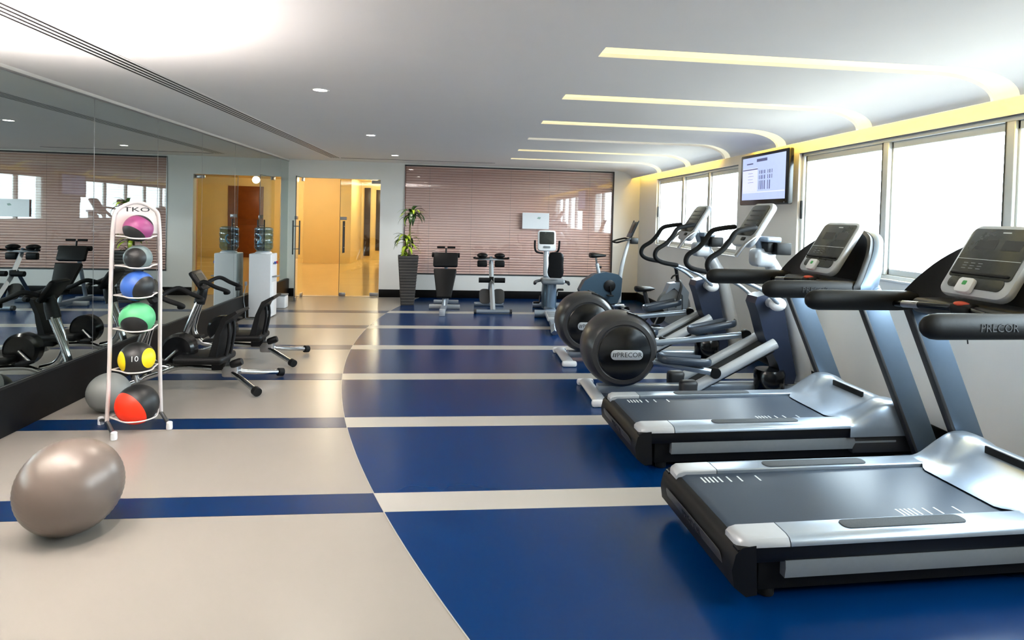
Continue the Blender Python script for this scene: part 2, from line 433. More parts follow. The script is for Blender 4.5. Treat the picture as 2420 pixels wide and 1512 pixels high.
# ---- downlights
DL = [(-1.13, 10.6, 'farthest round ceiling downlight, in front of the glass doors'), (-1.14, 7.94, 'middle one of the three round ceiling downlights'), (-1.125, 5.11, 'nearest of the three round ceiling downlights'),
      (-1.15, 2.75, 'round ceiling downlight at the top edge of the view')]
for x, y, lab in DL + [(-1.15, 0.1, 'round ceiling downlight above the camera')]:
    t = thing('downlight', lab, 'downlight', (x, y, ZC), 0, 'round ceiling downlights')
    bm = BM(); lathe(bm, [(0.052, -0.004), (0.068, -0.004), (0.07, -0.001), (0.07, 0.0), (0.052, 0.0)], 24, cap=False); obj('trim_ring', bm, white_m, t)
    bm = BM(); lathe(bm, [(0.0, -0.003), (0.053, -0.003), (0.053, 0.0), (0.0, 0.0)], 24); obj('lamp', bm, lampdisc_m, t)
    ld = bpy.data.lights.new('downlight_beam', 'SPOT'); ld.energy = 26; ld.spot_size = R(130); ld.spot_blend = 0.7; ld.color = (1, .93, .84); ld.shadow_soft_size = 0.05
    lo = bpy.data.objects.new('downlight_beam', ld); COL.objects.link(lo); lo.parent = t; lo.location = (0, 0, -0.02)

# ---- unseen floor lamp left of the view, added to make the ceiling's bright pool
t = thing('added_uplighter', 'added unseen uplighter floor lamp by the mirror, left of the exercise ball', 'floor lamp', (-2.42, 2.75, 0.002))
bm = BM(); lathe(bm, [(0.0, 0), (0.14, 0), (0.145, 0.01), (0.13, 0.022), (0.02, 0.03), (0.0, 0.03)], 28); obj('base', bm, black_m, t)
bm = BM(); cyl(bm, (0, 0, 0.025), (0, 0, 1.56), 0.012, 12); obj('pole', bm, steel_m, t)
bm = BM(); lathe(bm, [(0.015, 1.54), (0.05, 1.56), (0.11, 1.62), (0.14, 1.68), (0.136, 1.68), (0.105, 1.625), (0.048, 1.568), (0.012, 1.552)], 28, cap=False); obj('bowl', bm, white_m, t)
bm = BM(); ball(bm, (0, 0, 1.60), 0.03); obj('bulb', bm, lampdisc_m, t)
ld = bpy.data.lights.new('uplight_beam', 'SPOT'); ld.energy = 290; ld.spot_size = R(150); ld.spot_blend = 1.0; ld.color = (1, .93, .88); ld.shadow_soft_size = 0.08
lo = bpy.data.objects.new('uplight_beam', ld); COL.objects.link(lo); lo.parent = t; lo.location = (0, 0, 1.67); lo.rotation_euler = (PI, 0, 0)

# ---- windows in the right wall
def window(name, y0, y1, mull, handles):
    e = sempty(name, (XR, (y0 + y1) / 2, WZ0)); yc = (y0 + y1) / 2; H = WZ1 - WZ0
    d0, d1 = 0.03, 0.11
    fw = 0.035
    for nm, (a, b, c, d) in {'frame_left': (y1 - fw, y1, 0, H), 'frame_right': (y0, y0 + fw, 0, H), 'frame_top': (y0, y1, H - fw, H), 'frame_bottom': (y0, y1, 0, fw)}.items():
        bm = BM(); box(bm, d0, d1, a - yc, b - yc, c, d, 0.004, 1); obj(nm, bm, alum_m, e)
    ys_ = [y0 + fw] + sorted(mull) + [y1 - fw]
    for m_ in mull:
        bm = BM(); box(bm, 0.02, 0.10, m_ - 0.035 - yc, m_ + 0.035 - yc, fw, H - fw, 0.004, 1); obj('mullion', bm, alum_m, e)
        bm = BM(); box(bm, 0.015, 0.03, m_ + 0.028 - yc, m_ + 0.036 - yc, fw, H - fw); obj('gasket', bm, gasket_m, e)
    for k, (a, b) in enumerate(zip(ys_[:-1], ys_[1:])):
        a2, b2 = a + 0.02, b - 0.02
        s = 0.045 + 0.012 * (k % 2)
        for (p, q, c, d) in ((a2, a2 + 0.03, fw, H - fw), (b2 - 0.03, b2, fw, H - fw), (a2, b2, fw, fw + 0.05), (a2, b2, H - fw - 0.055, H - fw)):
            bm = BM(); box(bm, s, s + 0.03, p - yc, q - yc, c, d, 0.003, 1); obj('sash_rail', bm, alum_m, e)
        bm = BM(); box(bm, s + 0.012, s + 0.016, a2 + 0.02 - yc, b2 - 0.02 - yc, fw + 0.03, H - fw - 0.03); obj('pane', bm, pane_m, e)
    for hy in handles:
        bm = BM(); box(bm, 0.012, 0.03, hy - 0.012 - yc, hy + 0.012 - yc, H * .42, H * .58, 0.004); obj('latch', bm, black_m, e)
    bm = BM(); box(bm, -0.01, 0.03, y0 - yc, y1 - yc, -0.012, 0.004, 0.003); obj('sill', bm, white_m, e)
    # dark strip standing in for the shadow line over the frame
    bm = BM(); box(bm, 0.005, 0.03, y0 - yc, y1 - yc, H - 0.004, H); obj('head_shadow_strip', bm, gasket_m, e)
    return e
window('window_1', WIN[0][0], WIN[0][1], (8.72, 9.80), (11.07,))
window('window_2', WIN[1][0], WIN[1][1], (1.3, 2.5, 3.72, 4.93), (6.22,))
bm = BM(); box(bm, 6, 300, -150, 200, -4.2, -4.0); struct('outside_ground', bm, sand_m)

# ---- inner window in the back wall: glass panes in front of a closed pink-beige blind
e = sempty('window_3', ((BX0 + BX1) / 2, YB, BZ0)); hw = (BX1 - BX0) / 2; H = BZ1 - BZ0
for nm, (a, b, c, d) in {'frame_left': (-hw, -hw + .014, 0, H), 'frame_right': (hw - .014, hw, 0, H), 'frame_top': (-hw, hw, H - .022, H), 'frame_bottom': (-hw, hw, 0, .02)}.items():
    bm = BM(); box(bm, a, b, -0.012, 0.05, c, d, 0.003, 1); obj(nm, bm, steel_m if 'left' in nm else dkgrey_m, e)
px = [(-hw + .014) + (2 * hw - .028) * k / 5 for k in range(6)]
for a, b in zip(px[:-1], px[1:]):
    bm = BM(); box(bm, a + .0025, b - .0025, 0.012, 0.022, 0.02, H - .022); obj('pane', bm, inpane_m, e)
bl = thing('venetian_blind', 'closed pinkish beige venetian blind behind the back wall glazing', 'blind', ((BX0 + BX1) / 2, YB + 0.085, BZ0))
sw = 2 * hw - 0.05; n = 42; pit = (H - 0.07) / n
bm = BM(); box(bm, -sw / 2, sw / 2, -0.002, 0.0, 0, 0.001)
bmesh.ops.delete(bm, geom=list(bm.verts), context='VERTS')
loft(bm, [[(x, -0.020, -0.0195), (x, -0.004, 0.0035), (x, 0.013, 0.021), (x, 0.0145, 0.020), (x, -0.002, 0.002), (x, -0.0185, -0.0205)] for x in (-sw / 2, sw / 2)])
s0 = obj('slat', bm, slat_m, bl); s0.location = (0, 0, 0.04)
for k in range(1, n):
    c = s0.copy(); COL.objects.link(c); c.location = (0, 0, 0.04 + k * pit)
bm = BM(); box(bm, -sw / 2, sw / 2, -0.02, 0.02, H - .045, H - .01, 0.003); obj('head_rail', bm, slat_m, bl)
bm = BM(); box(bm, -sw / 2, sw / 2, -0.012, 0.012, 0.004, 0.018, 0.003); obj('bottom_rail', bm, slat_m, bl)
for x in (-1.55, -.75, 0.0, .75, 1.55):
    bm = BM(); cyl(bm, (x, -0.024, 0.02), (x, -0.024, H - .03), 0.0012, 5); obj('ladder_cord', bm, grey_m, bl)

# ---- lobby behind the glass doors
LY, LY2 = 20.0, 22.0
bm = BM(); box(bm, -8, 3.6, YB + T, LY2 + .2, -0.1, 0.0); struct('lobby_floor', bm, lobbyfloor_m)
bm = BM(); box(bm, -8, 3.6, YB + T, LY2 + .2, 2.62, 2.72); struct('lobby_ceiling', bm, lobby_m)
bm = BM(); box(bm, -8, -3.42, LY, LY + .2, 0, 2.62); box(bm, -3.60, -3.42, LY + .2, LY2, 0, 2.62); struct('lobby_wall', bm, lobby_m)
bm = BM(); box(bm, -3.42, 3.6, LY2, LY2 + .2, 0, 2.62); struct('lobby_wall_end', bm, lobby_m)
bm = BM(); box(bm, -8, -7.9, YB + T, LY, 0, 2.62); struct('lobby_wall_left', bm, lobby_m)
bm = BM(); box(bm, -8, -3.6, YB + .02, YB + T, 0, 2.72); struct('lobby_wall_near', bm, lobby_m)
bm = BM(); box(bm, 3.5, 3.6, YB + T, LY2, 0, 2.62); struct('lobby_wall_right', bm, lobby_m)
bm = BM(); box(bm, BX0 - .3, 3.5, YB + 0.5, YB + 0.6, 0, 2.62); box(bm, BX0 - .3, BX0 - .2, YB + T, YB + .5, 0, 2.62); struct('blind_room_wall', bm, M('pink_room_wall', S(214, 150, 130), 0.7, scale=3))  # pink walls of the room behind the blind
for x, y, lab in ((-4.6, 18.2, 'warm lobby ceiling lamp in front of the cream end wall'), (-2.9, 14.5, 'warm lobby ceiling lamp just beyond the glass doors'), (-0.6, 19.5, 'warm lobby ceiling lamp near the brown wooden door'), (-2.6, 20.6, 'warm lobby ceiling lamp before the dark wall panels')):
    t = thing('lobby_lamp', lab, 'ceiling light', (x, y, 2.62), 0, 'lobby lamps')
    bm = BM(); lathe(bm, [(0.0, -0.02), (0.1, -0.02), (0.11, -0.01), (0.11, 0.0), (0, 0)], 24); obj('lamp_cover', bm, lobbylamp_m, t)
    bm = BM(); lathe(bm, [(0.11, -0.014), (0.125, -0.012), (0.13, 0.0), (0.11, 0.0)], 24, cap=False); obj('rim', bm, steel_m, t)
    ld = bpy.data.lights.new('lobby_glow', 'POINT'); ld.energy = 15.0; ld.color = (1, .88, .66); ld.shadow_soft_size = 0.1
    lo = bpy.data.objects.new('lobby_glow', ld); COL.objects.link(lo); lo.parent = t; lo.location = (0, 0, -0.16)
def panel_door(name, x0, x1, y, z0, z1, m_, label, cat, handle=True):
    t = thing(name, label, cat, ((x0 + x1) / 2, y, z0)); w = (x1 - x0) / 2; h = z1 - z0
    bm = BM(); box(bm, -w, w, -0.05, 0, 0, h, 0.004); obj('panel', bm, m_, t)
    for k in range(2):
        bm = BM(); box(bm, -w * .75, w * .75, -0.06, -0.048, h * (.06 + .48 * k), h * (.46 + .48 * k), 0.006); obj('inset', bm, m_, t)
    if handle:
        bm = BM(); tube(bm, [(-w * .8, -0.05, h * .45), (-w * .8, -0.1, h * .45), (-w * .8, -0.1, h * .55), (-w * .8, -0.05, h * .55)], 0.012, 8); obj('handle', bm, steel_m, t)
panel_door('wooden_door', -0.15, 0.95, LY2 - 0.002, 0.002, 2.35, wood_m, 'warm brown wooden door in the lobby, seen only in the mirror', 'door')
panel_door('dark_wall_panel', -3.32, -3.12, LY2 - 0.002, 0.12, 2.42, dwood_m, 'dark vertical wood panel in the lobby, left of the two', 'wall panel', False)
panel_door('dark_wall_panel', -2.93, -2.74, LY2 - 0.002, 0.3, 2.36, dwood_m, 'dark vertical wood panel in the lobby, nearest the door edge', 'wall panel', False)

# ---- glass doors
def glass_leaf(name, hinge, ang, w, flip):
    e = sempty(name, hinge); e.rotation_euler = (0, 0, ang)
    bm = BM(); box(bm, 0.006, w, -0.006, 0.006, 0.012, DZ - 0.012, 0.001, 1); obj('glass_pane', bm, doorpane_m, e)
    for (a, b) in ((0.0, 0.17), ):
        for z in (0.008, DZ - 0.075):
            bm = BM(); box(bm, a, b, -0.016, 0.016, z, z + 0.065, 0.004); obj('corner_patch', bm, steel_m, e)
    xh = w - 0.07
    bm = BM(); box(bm, w, w + .006, -.0065, .0065, .012, DZ - .012); obj('glass_edge', bm, gasket_m, e)
    bm = BM(); box(bm, .006, w, -.0066, .0066, DZ - .016, DZ - .011); obj('glass_edge', bm, gasket_m, e)
    bm = BM(); box(bm, w - .12, w, -.016, .016, .008, .07, .004); obj('corner_patch', bm, steel_m, e)
    for s in (-1, 1):
        bm = BM(); cyl(bm, (xh, s * 0.055, 0.82), (xh, s * 0.055, 1.42), 0.012, 12); h = obj('pull_handle', bm, dkgrey_m, e)
        bm = BM()
        for z in (0.92, 1.32): cyl(bm, (xh, 0, z), (xh, s * 0.055, z), 0.008, 10)
        obj('standoff', bm, steel_m, h)
    bm = BM(); box(bm, xh - .05, w, -0.022, 0.022, 1.44, 1.5, 0.004); obj('lock', bm, steel_m, e)
    return e
glass_leaf('door_1', (DX0 + 0.12, YB + 0.03, 0.0), R(-86), 0.74, 1)
glass_leaf('door_2', (DX1 - 0.004, YB + 0.08, 0.0), R(180), 0.74, 1)
bm = BM(); box(bm, DX0 + .0, DX1, YB + .05, YB + .11, DZ - .001, DZ + 0.02); struct('door_head', bm, steel_m)
bm = BM(); box(bm, DX0, DX1, YB, YB + T, 0.0, 0.004); struct('door_sill', bm, steel_m)

# ================================================================== THINGS
# ---- treadmills (local +x is the running direction, origin at the rear edge)
def plane_map(o, v): return basis(o, (0, -1, 0), v)
def build_treadmill(label):
    t = thing('treadmill', label, 'treadmill', (0, 0, 0), 0, 'treadmills by the windows')
    bm = BM(); box(bm, 0.10, 1.95, -0.37, 0.37, 0.035, 0.2, 0.01); base = obj('base_frame', bm, rubber_m, t)
    for x in (0.16, 1.8):
        for s in (-1, 1):
            bm = BM(); lathe(bm, [(0.035, 0.0016), (0.035, 0.03), (0.02, 0.05)], 12, Matrix.Translation((x, s * 0.33, 0))); obj('foot', bm, rubber_m, t)
    bm = BM(); prism(bm, [(-0.035, 0.09), (-0.045, 0.16), (-0.03, 0.225), (0.0, 0.252), (0.06, 0.258), (0.07, 0.05), (0.02, 0.045)], 'y', -0.425, 0.425, 0.008)
    rc = obj('rear_cover', bm, black_m, t)
    mt = basis((-0.042, 0, 0.155), (0, -1, 0), (-0.05, 0, 0.2)); mt2 = mt.copy()
    bm = BM(); plate(bm, rrect(0.66, 0.075, 0.03), 0.0, 0.004, mt, 0.0015); obj('name_plate', bm, dkgrey_m, rc)
    text('lettering', 'PRECOR', 0.06, 0.001, mt @ Matrix.Translation((0, 0, 0.0045)), black_m, rc)
    # belt with roller end and printed marks
    bm = BM(); prism(bm, [(0.005, 0.235), (0.015, 0.255), (0.04, 0.2655), (1.50, 0.2655), (1.50, 0.255), (0.05, 0.25)], 'y', -0.283, 0.283)
    belt = obj('running_belt', bm, belt_m, t)
    for (x0, y0, sg) in ((0.10, 0.215, 1), (0.88, -0.215, 1)):
        for k, dx in enumerate((0, .022, .044, .066, .092, .14, .20, .30)):
            bm = BM(); box(bm, x0 + dx, x0 + dx + 0.009, y0 - 0.035, y0 + 0.03, 0.2655, 0.2662); obj('belt_mark', bm, mark_m, belt)
    for s in (-1, 1):
        nm = 'near' if s < 0 else 'far'
        sec = [(0.287, 0.25), (0.287, 0.280), (0.292, 0.285), (0.385, 0.285), (0.412, 0.279), (0.426, 0.262), (0.428, 0.248), (0.41, 0.244)]
        bm = BM(); prism(bm, [(s * p[0], p[1]) for p in sec], 'x', 0.215, 1.44); ra = obj('side_rail', bm, silver_m, t)
        bm = BM(); loft(bm, [[(x, s * (p[0] if p[0] < .3 else p[0] - d), p[1] - dz) for p in sec] for x, d, dz in ((-0.012, .05, .02), (0.0, .02, .008), (0.03, .004, 0.0), (0.21, 0, 0))])
        obj('rail_end_cap', bm, silverl_m, t)
        bm = BM(); plate(bm, rrect(0.60, 0.075, 0.03, 5, 0.80, s * 0.338), 0.2852, 0.2892, None, 0.0015); obj('foot_grip', bm, M('grip_grey', S(70, 74, 78), .8, scale=200, var=.4) if 'grip_grey' not in MATS else MATS['grip_grey'], ra)
        bm = BM(); prism(bm, [(s * 0.375, 0.175), (s * 0.375, 0.244), (s * 0.422, 0.244), (s * 0.42, 0.2), (s * 0.405, 0.175)], 'x', -0.02, 1.52); obj('side_skirt', bm, black_m, t)
        bm = BM(); prism(bm, [(s * 0.37, 0.105), (s * 0.37, 0.18), (s * 0.412, 0.18), (s * 0.416, 0.15), (s * 0.408, 0.105)], 'x', 0.2, 1.78); obj('side_trim', bm, grey_m, t)
        # upright post
        lo, hi = Vector((2.005, s * 0.455, 0.03)), Vector((1.50, s * 0.435, 1.16))
        d = (hi - lo).normalized()
        mtu = Matrix.Translation(lo)
        L_ = (hi - lo).length
        mt3 = basis(lo, (d.z, 0, -d.x), (d.x, 0, d.z))
        bm = BM(); box(bm, -0.085, 0.085, 0, L_, -0.025, 0.025, 0.012, 2, mt3); u_ = obj('upright', bm, bluegrey_m, t)
        bm = BM(); box(bm, -0.092, -0.07, 0.0, L_, -0.0255, 0.0255, 0.005, 2, mt3); obj('edge_strip', bm, dkgrey_m, u_)
        # padded handrail
        loops = []
        for x, k in ((0.770, 0.15), (0.775, 0.45), (0.79, 0.72), (0.815, 0.92), (0.85, 1.0), (1.1, 1.0), (1.34, 1.0), (1.42, .95), (1.46, .8)):
            loops.append([(x, s * (0.43 + 0.036 * k * math.cos(a) * (1 if abs(math.cos(a)) < .7 else 1)), 1.172 + 0.058 * k * math.sin(a)) for a in [2 * PI * j / 20 for j in range(20)]])
        bm = BM(); loft(bm, loops); hr = obj('handrail', bm, vinylpad_m, t)
        if s < 0: text('lettering', 'PRECOR', 0.05, 0.001, basis((1.12, -0.4665, 1.17), (1, 0, 0), (0, 0, 1)), dkgrey_m, hr)
        bm = BM(); tube(bm, [(1.30, s * 0.405, 1.16), (1.31, s * 0.33, 1.165), (1.33, s * 0.22, 1.175), (1.365, s * 0.06, 1.185)], 0.018, 10, 3); sb = obj('sensor_bar', bm, blackg_m, t)
        bm = BM(); tube(bm, [(1.308, s * 0.345, 1.164), (1.326, s * 0.245, 1.172)], 0.0195, 10); obj('sensor_grip', bm, steel_m, sb)
    # motor hood: raised flanks with a hollow middle
    bm = BM(); nx, ny = 22, 28; rows = []
    for i in range(nx + 1):
        u = i / nx; x = 1.43 + 0.54 * u; row = []
        for j in range(ny + 1):
            v = -1 + 2 * j / ny; y = v * 0.432
            fl = min(1, max(0, (abs(v) - 0.5) / 0.22)); fl = fl * fl * (3 - 2 * fl)
            s_ = min(1, u / 0.55); s_ = s_ * s_ * (3 - 2 * s_)
            c_ = min(1, u / 0.62) ** 1.7
            h = 0.273 + 0.012 * fl + 0.135 * (fl * s_ + (1 - fl) * c_)
            xb = x + 0.05 * (1 - fl) * (1 - u) * (-1)
            if u > 0.62: h -= 0.16 * ((u - 0.62) / 0.38) ** 2
            ed = max(0, (abs(v) - 0.9) / 0.1); h -= 0.03 * ed * ed
            row.append((xb, y, h))
        rows.append([(row[0][0], row[0][1], 0.19)] + row + [(row[-1][0], row[-1][1], 0.19)])
    loft(bm, rows, cap=False, closed=False); bm2 = bm
    obj('motor_hood', bm2, silver_m, t, 60)
    bm = BM(); box(bm, 1.46, 1.965, -0.415, 0.415, 0.07, 0.2, 0.02); obj('hood_base', bm, dkgrey_m, t)
    bm = BM(); box(bm, 1.695, 1.71, -0.17, 0.17, 0.36, 0.4175, 0.004); obj('hood_slot', bm, black_m, t)
    # dashboard arch
    def arch(dx, dz0, dz1, th, name, m_, ymax=1.0):
        ctrl = [(-0.468, 1.37, 1.135, 1.21), (-0.455, 1.40, 1.125, 1.255), (-0.42, 1.455, 1.12, 1.335), (-0.36, 1.53, 1.13, 1.43), (-0.26, 1.605, 1.15, 1.515), (-0.13, 1.65, 1.165, 1.56), (0, 1.665, 1.17, 1.572)]
        ctrl = ctrl + [(-a_, b_, c_, d_) for a_, b_, c_, d_ in ctrl[:-1][::-1]]
        pts = smooth_path([Vector((c[0], c[1], c[2])) for c in ctrl], 3); tops = smooth_path([Vector((c[0], c[1] + .04, c[3])) for c in ctrl], 3)
        loops = []
        for b_, t_ in zip(pts, tops):
            m1 = (b_ + t_) / 2
            loops.append([(b_.y + dx - th / 2, b_.x, b_.z + dz0 + .012), (b_.y + dx, b_.x, b_.z + dz0), (b_.y + dx + th / 2, b_.x, b_.z + dz0 + .012),
                          (m1.y + dx + th / 2 + .02, m1.x, m1.z), (t_.y + dx + th / 2, t_.x, t_.z + dz1 - .015), (t_.y + dx, t_.x, t_.z + dz1), (t_.y + dx - th / 2, t_.x, t_.z + dz1 - .015), (m1.y + dx - th / 2 + .02, m1.x, m1.z)])
        bm = BM(); loft(bm, loops); return obj(name, bm, m_, t, 50)
    arch(0.0, 0, 0, 0.05, 'dashboard', black_m)
    arch(0.062, -0.03, 0.004, 0.07, 'dashboard_back', bluegrey_m)
    bm = BM(); box(bm, 1.36, 1.68, -0.36, 0.36, 1.12, 1.205, 0.035, 3); obj('dash_tray', bm, dkgrey_m, t)
    # console
    mt = plane_map((1.505, 0, 1.435), (0.53, 0, 0.85))
    bm = BM(); plate(bm, rrect(0.42, 0.43, 0.06), -0.05, 0.0, mt, 0.015); con = obj('console', bm, silverl_m, t)
    bm = BM(); plate(bm, rrect(0.375, 0.30, 0.02, 5, 0, 0.038), 0.0, 0.004, mt, 0.001); dsp = obj('display', bm, display_m, con)
    bm = BM(); plate(bm, rrect(0.33, 0.07, 0.03, 5, 0, -0.138), 0.0, 0.004, mt, 0.001); obj('keypad', bm, display_m, con)
    bm = BM(); plate(bm, rrect(0.35, 0.016, 0.007, 4, 0, -0.088), 0.0, 0.014, mt, 0.003); obj('reading_ledge', bm, black_m, con)
    bm = BM(); plate(bm, rrect(0.37, 0.0025, 0.001, 2, 0, 0.0), 0.004, 0.005, mt); obj('print_line', bm, mark_m, dsp)
    for k in range(3):
        for q in range(3):
            bm = BM(); plate(bm, rrect(0.028, 0.004, 0.0015, 2, -0.12 + q * .045, -0.025 - k * 0.016), 0.004, 0.005, mt); obj('print_mark', bm, grey_m, dsp)
    for (u, v, w, h) in ((-.06, .09, .12, .06), (.09, .09, .11, .06), (0.02, 0.165, 0.05, 0.006)):
        bm = BM(); plate(bm, rrect(w, h, 0.002, 2, u, v), 0.004, 0.0048, mt); obj('readout', bm, dkgrey_m if h > .01 else mark_m, dsp)
    bm = BM(); plate(bm, rrect(0.095, 0.085, 0.02, 5, -0.03, -0.165), 0.002, 0.028, mt, 0.006); pd = obj('button_paddle', bm, white_m, con)
    bm = BM(); plate(bm, rrect(0.026, 0.024, 0.005, 3, -0.03, -0.155), 0.028, 0.029, mt); obj('green_symbol', bm, greenmark_m, pd)
    bm = BM(); box(bm, 1.33, 1.43, -0.06, 0.06, 1.15, 1.215, 0.025, 3); hub = obj('stop_hub', bm, black_m, t)
    bm = BM(); ball(bm, (1.36, 0, 1.212), 0.03, 1.1, 1.3, .45); obj('stop_button', bm, red_m, hub)
    bm = BM(); tube(bm, [(1.36, -0.03, 1.16), (1.35, -0.05, 1.08), (1.35, -0.06, 1.02)], 0.003, 6, 3); obj('safety_cord', bm, black_m, hub)
    return t
tm2 = build_treadmill('grey and black treadmill beside the ellipticals, the farther of the two')
tm1 = clone(tm2, (1.165, 2.90, 0.0015), R(2.2), 'grey and black treadmill nearest the camera, cut by the right picture edge')
tm2.location = (1.14, 4.29, 0.0015); tm2.rotation_euler = (0, 0, R(2.2))

# ---- elliptical trainers
def build_elliptical(label):
    t = thing('elliptical_trainer', label, 'elliptical trainer', (0, 0, 0), 0, 'elliptical trainers')
    bm = BM(); tube(bm, [(0.14, -0.33, 0.035), (0.14, 0.33, 0.035)], 0.034, 12, flat=0.06, upv=(1, 0, 0)); rf = obj('rear_foot', bm, silverl_m, t)
    for s in (-1, 1):
        bm = BM(); box(bm, 0.06, 0.22, s * 0.35 - .03, s * 0.35 + .03, 0.0, 0.06, 0.02); obj('end_cap', bm, white_m, rf)
    bm = BM(); box(bm, 0.18, 2.1, -0.055, 0.055, 0.03, 0.1, 0.01); obj('base_beam', bm, silver_m, t)
    for s in (-1, 1):
        bm = BM(); box(bm, 0.95, 2.05, s * .24 - .025, s * .24 + .025, 0.02, 0.06, 0.008); obj('floor_rail', bm, silverl_m, t)
    bm = BM(); tube(bm, [(2.08, -0.33, 0.04), (2.08, 0.33, 0.04)], 0.04, 12, flat=0.06, upv=(1, 0, 0)); obj('front_foot', bm, silverl_m, t)
    # drive housing
    Ry = Matrix.Translation((0.36, 0, 0.435)) @ Matrix.Rotation(R(90), 4, 'X')
    pr_ = [(0.01, -0.215), (0.235, -0.215), (0.245, -0.225), (0.28, -0.22), (0.305, -0.19), (0.325, -0.13), (0.335, -0.05), (0.335, 0.05), (0.325, 0.13), (0.305, 0.19), (0.28, 0.22), (0.245, 0.225), (0.235, 0.215), (0.01, 0.215)]
    bm = BM(); lathe(bm, pr_, 56, Ry); hs = obj('drive_housing', bm, M('housing_grey', S(50, 49, 50), .34, scale=40, var=.08), t)
    for s in (-1, 1):
        bm = BM(); lathe(bm, [(0.0, 0.0), (0.225, 0.0), (0.235, 0.006), (0.225, 0.012), (0.0, 0.016)], 48, Matrix.Translation((0.37, s * 0.214, 0.425)) @ Matrix.Rotation(R(90 if s < 0 else -90), 4, 'X')); fc = obj('housing_face', bm, navyplastic_m if False else blackg_m, t)
        mt = basis((0.385, s * 0.2325, 0.415), (-s, 0, 0), (0, 0, 1))
        bm = BM(); plate(bm, rrect(0.285, 0.085, 0.038), -0.004, 0.004, mt, 0.002); bd = obj('badge', bm, silverl_m, fc)
        text('lettering', 'PRECOR', 0.06, 0.0012, mt @ Matrix.Translation((0.022, 0, 0.0045)), dkgrey_m, bd)
        bm = BM()
        for k in range(2): plate(bm, [(-0.128 + .018 * k, -.018), (-0.119 + .018 * k, -.018), (-0.111 + .018 * k, .018), (-0.12 + .018 * k, .018)], 0.004, 0.0055, mt)
        obj('emblem', bm, dkgrey_m, bd)
    bm = BM()
    for s in (-1, 1):
        loops = []
        for a in [R(80 - 12 * k) for k in range(6)]:
            r_ = 0.337; cx_, cz_ = 0.36 + r_ * math.cos(a), 0.435 + r_ * math.sin(a)
            loops.append([(cx_ + .004 * math.cos(a), s * 0.10 - .03, cz_ + .004 * math.sin(a)), (cx_ + .004 * math.cos(a), s * 0.10 + .03, cz_ + .004 * math.sin(a)), (cx_ - .02, s * 0.10 + .03, cz_ - .02), (cx_ - .02, s * 0.10 - .03, cz_ - .02)])
        loft(bm, loops)
    obj('crank_slot', bm, black_m, hs)
    # ramp
    for s in (-1, 1):
        bm = BM(); tube(bm, [(0.99, s * 0.17, 0.09), (1.77, s * 0.17, 0.51)], 0.048, 16); obj('ramp_rail', bm, silverl_m, t)
        bm = BM(); box(bm, 0.89, 1.05, s * .17 - .055, s * .17 + .055, 0.03, 0.18, 0.035, 3); obj('ramp_foot', bm, dkgrey_m, t)
    bm = BM(); prism(bm, [(1.03, 0.09), (1.78, 0.50), (1.79, 0.42), (1.08, 0.05)], 'y', -0.12, 0.12); obj('ramp_deck', bm, black_m, t)
    # pedal arms and pedals
    for s, xa, za, xb, zb, xp, zp in ((-1, 0.60, 0.36, 1.20, 0.25, 0.90, 0.34), (1, 0.62, 0.42, 1.66, 0.52, 1.34, 0.56)):
        bm = BM(); tube(bm, [(xa, s * .20, za), (xb, s * .20, zb)], 0.03, 10, flat=.022, upv=(0, 1, 0)); obj('pedal_arm', bm, silver_m, t)
        bm = BM(); lathe(bm, [(0.045, -.03), (0.05, -.02), (0.05, .02), (0.045, .03)], 18, Matrix.Translation((xb, s * .2, zb)) @ Matrix.Rotation(R(90), 4, 'X')); obj('roller', bm, black_m, t)
        an = math.atan2(zb - za, xb - xa) + R(6)
        mt = Matrix.Translation((xp, s * .23, zp)) @ Matrix.Rotation(-an, 4, 'Y')
        bm = BM(); plate(bm, rrect(0.45, 0.18, 0.07), 0.0, 0.035, mt, 0.008); pdl = obj('pedal', bm, dkgrey_m, t)
        bm = BM(); pts = rrect(0.45, 0.18, 0.07, 4)
        tube(bm, [mt @ Vector((p[0], p[1], 0.036)) for p in pts[3:] + pts[:0]], 0.013, 8, flat=.032, upv=(0, 0, 1)); obj('pedal_rim', bm, MATS['pedal_blue_black'] if 'pedal_blue_black' in MATS else M('pedal_blue_black', S(52, 62, 76), .3, scale=40), pdl)
    # front column
    bm = BM(); tube(bm, [(2.16, 0, 0.05), (2.11, 0, 0.35), (2.02, 0, 0.7), (1.93, 0, 0.98), (1.80, 0, 1.2), (1.72, 0, 1.3)], [0.078, 0.078, 0.076, 0.07, 0.062, 0.058], 20, 4, flat=0.075); col = obj('front_column', bm, silverl_m, t)
    bm = BM(); box(bm, 2.07, 2.26, -.1, .1, 0.0, 0.13, 0.03, 3); obj('column_boot', bm, white_m, t)
    bm = BM(); prism(bm, [(1.60, 0.86), (1.62, 0.92), (1.80, 0.97), (1.86, 0.93), (1.925, 0.6), (2.02, 0.2), (2.0, 0.12), (1.90, 0.12), (1.84, 0.3), (1.70, 0.56), (1.64, 0.76)], 'y', -0.10, 0.10, 0.03); obj('column_shroud', bm, navyplastic_m, t)
    bm = BM(); lathe(bm, [(0.12, 0.03), (0.135, 0.05), (0.14, 0.22), (0.125, 0.25), (0.02, 0.255)], 20, Matrix.Translation((1.78, -.06, 0))); obj('lift_cover', bm, blackg_m, t)
    bm = BM(); box(bm, 1.60, 1.80, -.1, .1, 1.19, 1.36, 0.05, 4); obj('neck_cover', bm, silverl_m, t)
    bm = BM(); tube(bm, [(1.70, 0, 1.3), (1.64, 0, 1.48), (1.63, 0, 1.55)], 0.035, 12, 3); obj('console_neck', bm, silver_m, t)
    bm = BM(); cyl(bm, (1.74, -0.21, 0.87), (1.74, 0.21, 0.87), 0.045, 16); obj('pivot_axle', bm, silverl_m, t)
